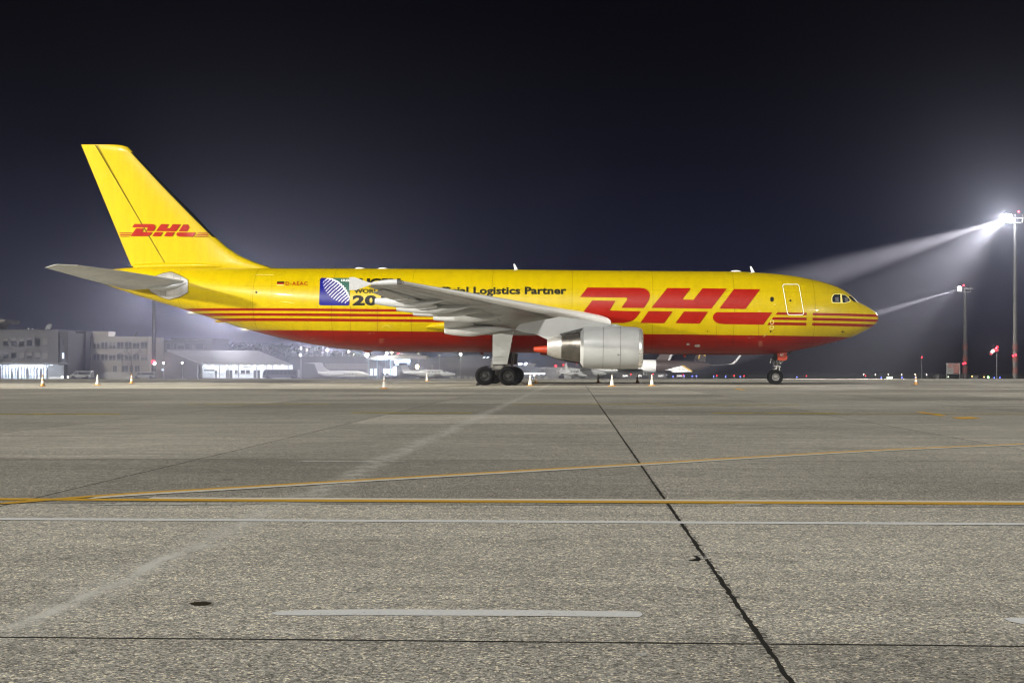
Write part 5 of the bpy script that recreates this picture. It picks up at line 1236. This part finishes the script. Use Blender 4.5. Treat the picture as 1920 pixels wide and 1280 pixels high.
slab(t, 'windscreen', [(829.6, 694.2), (832, 694.6), (836.6, 697.6), (832.5, 697.6)], d, -.62, .62, BM['pane'])
q_ = MB(); hx = Vector((B(855.5, d), d-D, Zp(701, d))); q_.rings([(hx-Vector((.25, 0, 0)), .22), (hx+Vector((.1, 0, 0)), .17), (hx+Vector((.4, 0, 0)), .03)], 12)
for k_ in range(5):
    a = .35+2*math.pi*k_/5; dv = Vector((0, math.sin(a), math.cos(a))); tv = Vector((.5, math.cos(a), -math.sin(a))).normalized(); p0 = hx+dv*.15; p1 = hx+dv*1.3
    q_.add([p0-tv*.07, p0+tv*.07, p1+tv*.11, p1-tv*.11, p0-tv*.07+Vector((.04, 0, 0)), p0+tv*.07+Vector((.04, 0, 0)), p1+tv*.11+Vector((.04, 0, 0)), p1-tv*.11+Vector((.04, 0, 0))], [(0, 1, 2, 3), (7, 6, 5, 4), (0, 4, 5, 1), (1, 5, 6, 2), (2, 6, 7, 3), (3, 7, 4, 0)])
q_.build('propeller', BM['darkgrey'], t)
for px_, yy in ((848, 0), (818, -2.0), (818, 2.0)): MB().lathe([(.001, -.08), (.24, -.08), (.24, .08), (.001, .08)], (B(px_, d), d-D+yy, gz(d)+.24), (0, 1, 0), 14).build('wheel', M['rubber'], t); MB().tube((B(px_, d), d-D+yy, gz(d)+.2), (B(px_, d), d-D+yy, Zp(704, d)), .06, .06, 6).build('gear_leg', BM['metal'], t)
# cluster of parked propeller aircraft below the engine core
d = 345
t = thing('commuter_aircraft', 'pale commuter aircraft with a row of windows parked below the engine core', 'aircraft', (B(1090, d), d-D, gz(d)))
lofted(t, 'fuselage', [(1054, 693, 697, 1), (1060, 690.4, 702, 1), (1070, 690, 704, 1), (1095, 690.2, 704.5, 1), (1120, 692, 704.5, 1), (1132, 695.5, 703.5, 1), (1137, 699, 702, 1)], BM['white'], d)
slab(t, 'tail_fin', [(1059, 681), (1062.5, 680.5), (1066, 691), (1068, 694), (1058, 695)], d, -.12, .12, BM['white'])
wingpair(t, 'wing', 1108, 1085, 8, d, 691.5, .6, BM['white'], .03)
for i in range(7): MB().box2(B(1083+4.2*i, d), B(1084.8+4.2*i, d), d-D-.95, d-D-.85, Zp(696, d), Zp(693.6, d)).build('cabin_window', BM['pane'], t)
for px_, yy in ((1124, 0), (1090, -1.6), (1090, 1.6)): MB().lathe([(.001, -.1), (.3, -.1), (.3, .1), (.001, .1)], (B(px_, d), d-D+yy, gz(d)+.3), (0, 1, 0), 14).build('wheel', M['rubber'], t); MB().tube((B(px_, d), d-D+yy, gz(d)+.2), (B(px_, d), d-D+yy, Zp(702.5, d)), .08, .08, 6).build('gear_leg', BM['metal'], t)
lofted(t, 'engine', [(1094, 694, 697.5, 1), (1100, 693, 699, 1), (1112, 693.5, 698, 1)], BM['white'], d, -2.8); lofted(t, 'engine', [(1094, 694, 697.5, 1), (1100, 693, 699, 1), (1112, 693.5, 698, 1)], BM['white'], d, 2.8)
d = 318
t = thing('light_aircraft', 'small white twin light aircraft parked in front of the commuter aircraft', 'light aircraft', (B(1066, d), d-D, gz(d)))
lofted(t, 'fuselage', [(1052, 698, 700, 1), (1062, 696, 702, 1), (1068, 693, 704.5, 1), (1080, 693.5, 706, 1), (1090, 699.5, 706, 1), (1100, 702.3, 705.5, 1)], BM['white'], d)
slab(t, 'tail_fin', [(1051, 690), (1053, 690), (1055, 697), (1058, 699.5), (1050, 701)], d, -.08, .08, BM['white'])
slab(t, 'tailplane', [(1047, 694.8), (1050, 694.8), (1056, 700), (1050, 701)], d, -1.8, 1.8, BM['white'])
wingpair(t, 'wing', 1084, 1068, 5.2, d, 703.5, .2, BM['white'], .08)
for px_ in (1071.5, 1076.5, 1081): MB().box2(B(px_-1.4, d), B(px_+1.4, d), d-D-.75, d-D-.6, Zp(698, d), Zp(695.4, d)).build('cabin_window', BM['pane'], t)
for px_, yy in ((1095, 0), (1073, -1.2), (1073, 1.2)): MB().lathe([(.001, -.08), (.22, -.08), (.22, .08), (.001, .08)], (B(px_, d), d-D+yy, gz(d)+.22), (0, 1, 0), 12).build('wheel', M['rubber'], t); MB().tube((B(px_, d), d-D+yy, gz(d)+.2), (B(px_, d), d-D+yy, Zp(703.5, d)), .05, .05, 6).build('gear_leg', BM['metal'], t)
d = 300
vehicle('baggage_tug', 'dark tug and cart standing left of the small twin aircraft', 'tug', 1048.5, 1057, 700, d, [(0, .2), (0, .6), (.3, .65), (.4, 1), (.9, 1), (1, .6), (1, .2)], BM['darkgrey'], [], (.2, .8), y_w=1.4)
# brown and white freighter jets
def freighter(px0, label, d, k, nose=False):
    t = thing('freighter_jet', label, 'aircraft', (B(px0, d), d-D, gz(d)), 'brown and white freighter jets beyond the apron')
    return t
d = 400
t = freighter(1230, 'nearer white jet with dark brown tail and white belly flash right of the engine', d, 1)
lofted(t, 'fuselage', [(1090, 679, 692, 1), (1110, 674.6, 697, 1), (1150, 673.5, 698.5, 1), (1236, 674.2, 698.5, 1)], BM['white'], d, n=28)
lofted(t, 'tail_cone', [(1229, 674.15, 698.52, 1.002), (1236, 674.15, 698.55, 1.004), (1262, 675.2, 698.6, 1.004), (1284, 676.2, 698, 1), (1300, 677.5, 696.5, 1), (1318, 679, 692.5, 1), (1331, 681.8, 686.5, 1)], BM['brown'], d, n=28)
slab(t, 'tail_fin', [(1229, 676.5), (1252, 640), (1266, 640), (1253, 680)], d, -.2, .2, BM['brown'])
slab(t, 'fin_panel', [(1256, 664), (1258, 655), (1266, 655), (1254, 679.5), (1250.5, 679.5)], d, -.23, -.2, BM['metal'])
slab(t, 'white_flash', [(1246, 693.2), (1276, 685.2), (1295, 697.2), (1260, 698), (1255, 694.8)], d, -1.98, -1.9, BM['white'])
slab(t, 'gold_trim', [(1276, 685.2), (1280, 684.4), (1298, 696), (1295, 697.2)], d, -1.985, -1.9, BM['gold'])
wingpair(t, 'wing', 1210, 1160, 17, d, 694, 9, BM['metal'], .08, .3)
for px_, yy in ((1130, 0), (1205, -3), (1205, 3)):
    MB().lathe([(.001, -.3), (.5, -.3), (.5, .3), (.001, .3)], (B(px_, d), d-D+yy, gz(d)+.5), (0, 1, 0), 16).build('wheel', M['rubber'], t); MB().tube((B(px_, d), d-D+yy, gz(d)+.3), (B(px_, d), d-D+yy, Zp(697, d)), .15, .15, 6).build('gear_leg', BM['metal'], t)
d = 430
t = freighter(1330, 'farther brown tailed jet whose swept winglet rises beyond the nose wheel', d, 1)
lofted(t, 'fuselage', [(1180, 682, 692, 1), (1200, 677, 697, 1), (1240, 676.2, 698.5, 1), (1290, 676.4, 698, 1), (1308, 677, 697, 1), (1330, 681.8, 690, 1), (1332, 683, 687, 1)], BM['brown'], d, n=28)
slab(t, 'tail_fin', [(1300, 676), (1316, 645), (1328, 645), (1322, 678.6)], d, -.2, .2, BM['brown'])
slab(t, 'fin_panel', [(1308.5, 671), (1310.5, 664), (1313, 664), (1310.5, 674)], d, -.23, -.2, BM['gold'])
slab(t, 'fin_emblem', [(1317, 663), (1325, 663), (1321.5, 668.5)], d, -.24, -.2, BM['gold'])
q_ = MB(); y_ = d-D-10
q_.loft([foil((B(1325, d), y_+8, Zp(686, d)), (B(1300, d), y_+8, Zp(687, d)), .09, 8), foil((B(1366, d), y_-1, Zp(682.6, d)), (B(1352, d), y_-1, Zp(683, d)), .09, 8)])
q_.build('wing', BM['white'], t, 40)
slab(t, 'winglet', [(1352, 683.2), (1366, 682.4), (1372, 676), (1379.5, 666), (1375.5, 666.5), (1368, 675), (1362, 681)], d, -11.1, -10.8, BM['white'])
for px_, yy in ((1212, 0), (1270, -3), (1270, 3)):
    MB().lathe([(.001, -.3), (.5, -.3), (.5, .3), (.001, .3)], (B(px_, d), d-D+yy, gz(d)+.5), (0, 1, 0), 16).build('wheel', M['rubber'], t); MB().tube((B(px_, d), d-D+yy, gz(d)+.3), (B(px_, d), d-D+yy, Zp(696, d)), .15, .15, 6).build('gear_leg', BM['metal'], t)
spot('added_fill_freighters', (B(1130, 330), 330-D, 20), (B(1260, 410), 410-D, 3), 560000, 70, .5, (1, .97, .92), .5)  # unseen lamp added to brighten the parked freighters
# low ground equipment: dollies in front of the freighters
for i, px_ in enumerate((1172, 1198, 1239, 1274)):
    d = 372; x = B(px_, d); o = thing('baggage_dolly', ['dark low dolly left of the nearer freighter', 'dark low dolly below the nearer freighter belly', 'dark low dolly under the brown tail', 'dark low dolly under the farther brown jet'][i], 'dolly', (x, d-D, gz(d)), 'dollies before the freighters')
    MB().box((x, d-D, gz(d)+.55), (1.7, 1.2, .18)).build('deck', BM['darkgrey'], o)
    for a in (-.6, .6): MB().lathe([(.001, -.1), (.2, -.1), (.2, .1), (.001, .1)], (x+a, d-D-.5, gz(d)+.2), (0, 1, 0), 10).build('wheel', M['rubber'], o)
    MB().box((x, d-D, gz(d)+.85), (1.4, 1.0, .42)).build('load', BM['metal'], o)
# ---- floodlight masts
def mast(px, lampx, lampy, d, label, head_r, bands=True, red=(0, 0)):
    x, y = B(px, d), d-D; top = Zp(lampy, d); z0 = gz(d)
    o = thing('floodlight_mast', label, 'floodlight mast', (x, y, z0), 'floodlight masts')
    q_ = MB(); q_.tube((x, y, z0), (x, y, top), .30*d/170, .16*d/170, 14); q_.build('mast', BM['mastg'], o, 40)
    if bands:
        for k_ in range(3):
            a = Zp(700-22*k_, d); q2 = MB(); q2.tube((x, y, a), (x, y, a+11*d/F), .32*d/170, .31*d/170, 14); q2.build('warning_band', BM['bandred'], o)
    q_ = MB(); q_.box((x, y, top), (2.2, .5, .12)); q_.box((x-.2, y, top-.5), (1.6, .4, .10))
    for a in (-.8, 0, .8): q_.tube((x+a, y, top-.5), (x+a, y, top+.4), .04, n=6)
    q_.build('head_frame', BM['metal'], o)
    lx = B(lampx, d)
    for i, (a, b_) in enumerate(((-.3, .55), (.5, .5), (-.35, -.55), (.45, -.6))):
        c_ = Vector((lx+a*head_r, y+.1, top+b_*head_r))
        MB().lathe([(.001, 0), (head_r*.5, 0), (head_r*.5, .05), (head_r*.42, .18), (.001, .2)], c_, (.75, .55, .35), 16).build('floodlight', E['white'], o)
        MB().lathe([(head_r*.56, .06), (head_r*.56, .22), (.001, .24)], c_, (.75, .55, .35), 16).build('lamp_housing', BM['metal'], o)
    return o
BM['mastg'] = mat('galvanised_mast', (.06, .06, .06), .5, .3, .15, .6); BM['bandred'] = mat('mast_red_band', (.10, .03, .026), .6)
m1 = mast(1903.5, 1890, 409, 150, 'tall mast at the right edge with the most glaring floodlights', .42)
for px_, py_ in ((1908, 397.5), (1897, 666.5), (1902, 665.5)): MB().ball((B(px_, 150), 150-D-.4, Zp(py_, 150)), .11, 6).build('warning_light', E['red'], m1)
m2 = mast(1809.5, 1799, 541, 200, 'shorter mast right of the nose with a single narrow beam', .30)
for px_, py_ in ((1805, 535.5), (1804, 681.5), (1807.5, 680.8)): MB().ball((B(px_, 200), 200-D-.5, Zp(py_, 200)), .14, 6).build('warning_light', E['red'], m2)
m3 = mast(288.5, 262, 492, 300, 'foggy mast rising behind the tailplane', .5, bands=False)
MB().ball((B(287.5, 298), 298-D, Zp(678.5, 298)), .42, 6).build('warning_light', E['red'], m3); MB().ball((B(289.5, 298), 298-D, Zp(681, 298)), .32, 6).build('floodlight', E['white'], m3)
MB().box2(B(303, 296), B(306.4, 296), 296-D, 296-D+.1, Zp(695, 296), Zp(691.6, 296)).build('lit_panel', BM['lit'], m3)
# red obstruction lights standing far off
def stub(px, py, d, col, label, cat, name, r, group):
    x, y, z = B(px, d), d-D, Zp(py, d); o = thing(name, label, cat, (x, y, gz(d)), group)
    MB().tube((x, y+.1, gz(d)), (x, y+.1, z), .05, .04, 6).build('post', BM['metal'], o); MB().ball((x, y, z), r*.72, 6).build('lamp_head', E[col], o)
stub(1728.3, 669.3, 260, 'red', 'single red light high in the dark right of the nose', 'warning light', 'obstruction_light', .17, 'red warning lights')
for i, px_ in enumerate((1619.5, 1641.3, 1665.6, 1690.5, 1715.8, 1737.3, 1752.5, 1901)): stub(px_, 701.6+.5*(i % 2)+(1.8 if i > 5 else 0), 300, 'small', ['small white light left of the green sign, farthest left', 'small white light just left of the green sign', 'small white light above the green sign', 'small white light between green sign and lone cone', 'small white light above the lone cone', 'small white light right of the lone cone', 'small white light left of the stop board', 'small white light at the tall mast foot'][i], 'runway light', 'runway_light', .13, 'white lights along the runway')
for i, (px_, py_) in enumerate(((1652.3, 707.6), (1691.3, 707.4), (1716, 706.6), (1864.3, 708), (1874.8, 707.6), (1494, 706.6), (1262, 705.4), (1283, 704.6), (1298, 704.8), (1306, 704.6), (1338, 705.3), (1360.5, 705.7), (1388, 705.7))):
    stub(px_, py_, 205, 'blue', ['blue light just left of the green sign', 'blue light right of the green sign', 'blue light behind the lone cone', 'blue light left of the windsock pole foot', 'blue light right of the windsock pole foot', 'blue light right of the nose wheel', 'blue light under the nearer brown tail', 'left blue light under the white belly flash', 'middle blue light under the farther jet', 'right blue light under the farther jet', 'blue light under the winglet root', 'blue light under the winglet', 'blue light nearest the nose wheel on its left'][i], 'taxiway light', 'taxiway_light', .11, 'blue taxiway edge lights')
for i, (px_, py_) in enumerate(((1512, 704.6), (1623, 704.2), (1822.7, 705.3), (1845.3, 706.4), (1344, 704), (1376.6, 703.8), (1395, 704.4), (1281.5, 702.6), (1183, 701.5), (1224.5, 701))):
    stub(px_, py_, 210, 'red' if i not in (2, 3) else 'amber', ['red ground light right of the nose wheel', 'red ground light below the nose tip', 'amber ground light right of the far mast', 'amber ground light beside the green lamp', 'red ground light under the winglet root', 'red ground light under the winglet', 'red ground light left of the nose wheel', 'red ground light over the blue lights', 'red ground light just left of the freighter belly', 'red ground light under the freighter belly'][i], 'ground light', 'ground_light', .09, 'red and amber ground lights')
d = 190
o = thing('taxiway_sign', 'glowing pale green sign board low on the ground right of the nose', 'lit sign', (B(1667.8, d), d-D, gz(d)))
MB().box2(B(1662.4, d), B(1673.6, d), d-D, d-D+.15, Zp(710, d), Zp(705.7, d)).build('cabinet', BM['metal'], o); MB().box2(B(1662.8, d), B(1673.2, d), d-D-.02, d-D-.003, Zp(709.7, d), Zp(706, d)).build('sign_face', E['sign'], o)
q_ = MB(); 
for a in (1664, 1672): q_.tube((B(a, d), d-D+.08, gz(d)-.05), (B(a, d), d-D+.08, Zp(709, d)), .04, n=6)
q_.build('post', BM['metal'], o)
for px_, py_, r_, c_, lb in ((1853, 706.9, .22, 'green', 'green round light left of the tall mast'), (1778, 706.2, .13, 'sign', 'small yellow green light under the stop board')): stub(px_, py_, 195, c_, lb, 'ground light', 'ground_light', r_, 'green ground lights')
# stop board
d = 180
o = thing('warning_board', 'white and red warning board with a STOP sign on two posts', 'sign board', (B(1787, d), d-D, gz(d)))
MB().box2(B(1775.6, d), B(1799.6, d), d-D, d-D+.06, Zp(700.8, d), Zp(680.6, d)).build('board', mat('sign_white', (.22, .22, .21), .6), o)
BM['signred'] = mat('sign_red', (.20, .04, .03), .6); BM['signgrey'] = mat('sign_lettering', (.12, .12, .12), .6)
MB().box2(B(1787.8, d), B(1798.6, d), d-D-.02, d-D-.004, Zp(700, d), Zp(681.6, d)).build('red_panel', BM['signred'], o)
MB().lathe([(.001, 0), (.31, 0), (.31, .016), (.001, .016)], (B(1781.6, d), d-D-.02, Zp(685.6, d)), (0, 1, 0), 8).build('stop_sign', BM['signred'], o)
q_ = MB()
for r_ in range(3):
    for c_ in range(4): q_.box2(B(1777.4+2.3*c_, d), B(1778.9+2.3*c_, d), d-D-.02, d-D-.004, Zp(693.4+2.4*r_, d), Zp(692.2+2.4*r_, d))
q_.build('text_lines', BM['signgrey'], o)
q_ = MB()
for r_ in range(4): q_.box2(B(1789, d), B(1797.4-(r_ % 2), d), d-D-.035, d-D-.022, Zp(685+4.0*r_, d), Zp(683.8+4.0*r_, d))
q_.build('text_lines', BM['frame'], o)
fn = lambda x, y, off: Vector((B(x, d), d-D-.03, Zp(y, d)))-Vector(o['org'])
decal('stop_lettering', None, BM['frame'], o, fn=fn, step=(99, 99), bm_in=text_bm('STOP', 1778.2, 1785.2, 684.4, 687.0, .02))
q_ = MB()
for a in (1775.2, 1800): q_.tube((B(a, d), d-D+.05, gz(d)), (B(a, d), d-D+.05, Zp(680, d)), .045, n=8)
q_.build('post', BM['metal'], o)
# windsock
d = 185
o = thing('windsock', 'red and white windsock drooping from a thin pole with a red lamp', 'windsock', (B(1869, d), d-D, gz(d)))
MB().tube((B(1869, d), d-D, gz(d)), (B(1869, d), d-D, Zp(648, d)), .05, .04, 8).build('pole', BM['metal'], o)
BM['sockr'] = mat('windsock_red', (.60, .06, .09), .7); BM['sockw'] = mat('windsock_white', (.85, .84, .84), .7)
S = [((1869.5, 655.5), .30), ((1866, 656.5), .30), ((1862.5, 657.5), .28), ((1859.5, 658.8), .26), ((1857.8, 662), .23), ((1856.6, 665.5), .17)]
sv = lambda p_: Vector((B(p_[0], d), d-D-.2, Zp(p_[1], d)))
MB().rings([(sv(p_), r_) for p_, r_ in S[:3]], 14, False).build('red_sleeve', BM['sockr'], o, 60)
MB().rings([(sv(p_), r_) for p_, r_ in S[2:5]], 14, False).build('white_sleeve', BM['sockw'], o, 60)
MB().rings([(sv(p_), r_) for p_, r_ in S[4:]], 14, False).build('red_sleeve', BM['sockr'], o, 60)
MB().ball((B(1868.6, d), d-D-.2, Zp(650.4, d)), .15, 6).build('warning_light', E['red'], o)
point('windsock_lamp', (B(1860, d), d-D-1.3, Zp(653, d)), 60, (1, .9, .9), .1)
# low huts in the dark on the right
for a, b_, y_, lb in ((1756, 1761, 702, 'pale little hut left of the stop board'), (1825, 1834, 704, 'grey low hut between the far mast and the windsock'), (1808, 1812.5, 700.3, 'pale cabinet at the foot of the far mast')):
    d = 230; q_ = MB(); q_.box2(B(a, d), B(b_, d), d-D, d-D+1.5, gz(d), Zp(y_, d)); q_.box2(B(a-.5, d), B(b_+.5, d), d-D-.1, d-D+1.6, Zp(y_, d)+.002, Zp(y_-.7, d)); tag(q_.build('equipment_hut', BM['wall'], None), lb, 'hut', 'equipment huts')

# ------------------------------------------------------------------ haze
hz = MB(); hz.box2(-1600, 1600, -400, 3200, -4.5, 31)
hm = bpy.data.materials.new('haze'); hm.use_nodes = True; n = hm.node_tree.nodes; n.clear()
o_ = n.new('ShaderNodeOutputMaterial'); v = n.new('ShaderNodeVolumePrincipled'); hm.node_tree.links.new(v.outputs[0], o_.inputs['Volume'])
v.inputs['Color'].default_value = (.80, .82, 1, 1); v.inputs['Density'].default_value = .0016; v.inputs['Anisotropy'].default_value = .90
h_ = hz.build('haze', hm); h_['kind'] = 'stuff'; h_.display_type = 'WIRE'
for o in bpy.data.objects:
    if 'org' in o: del o['org']
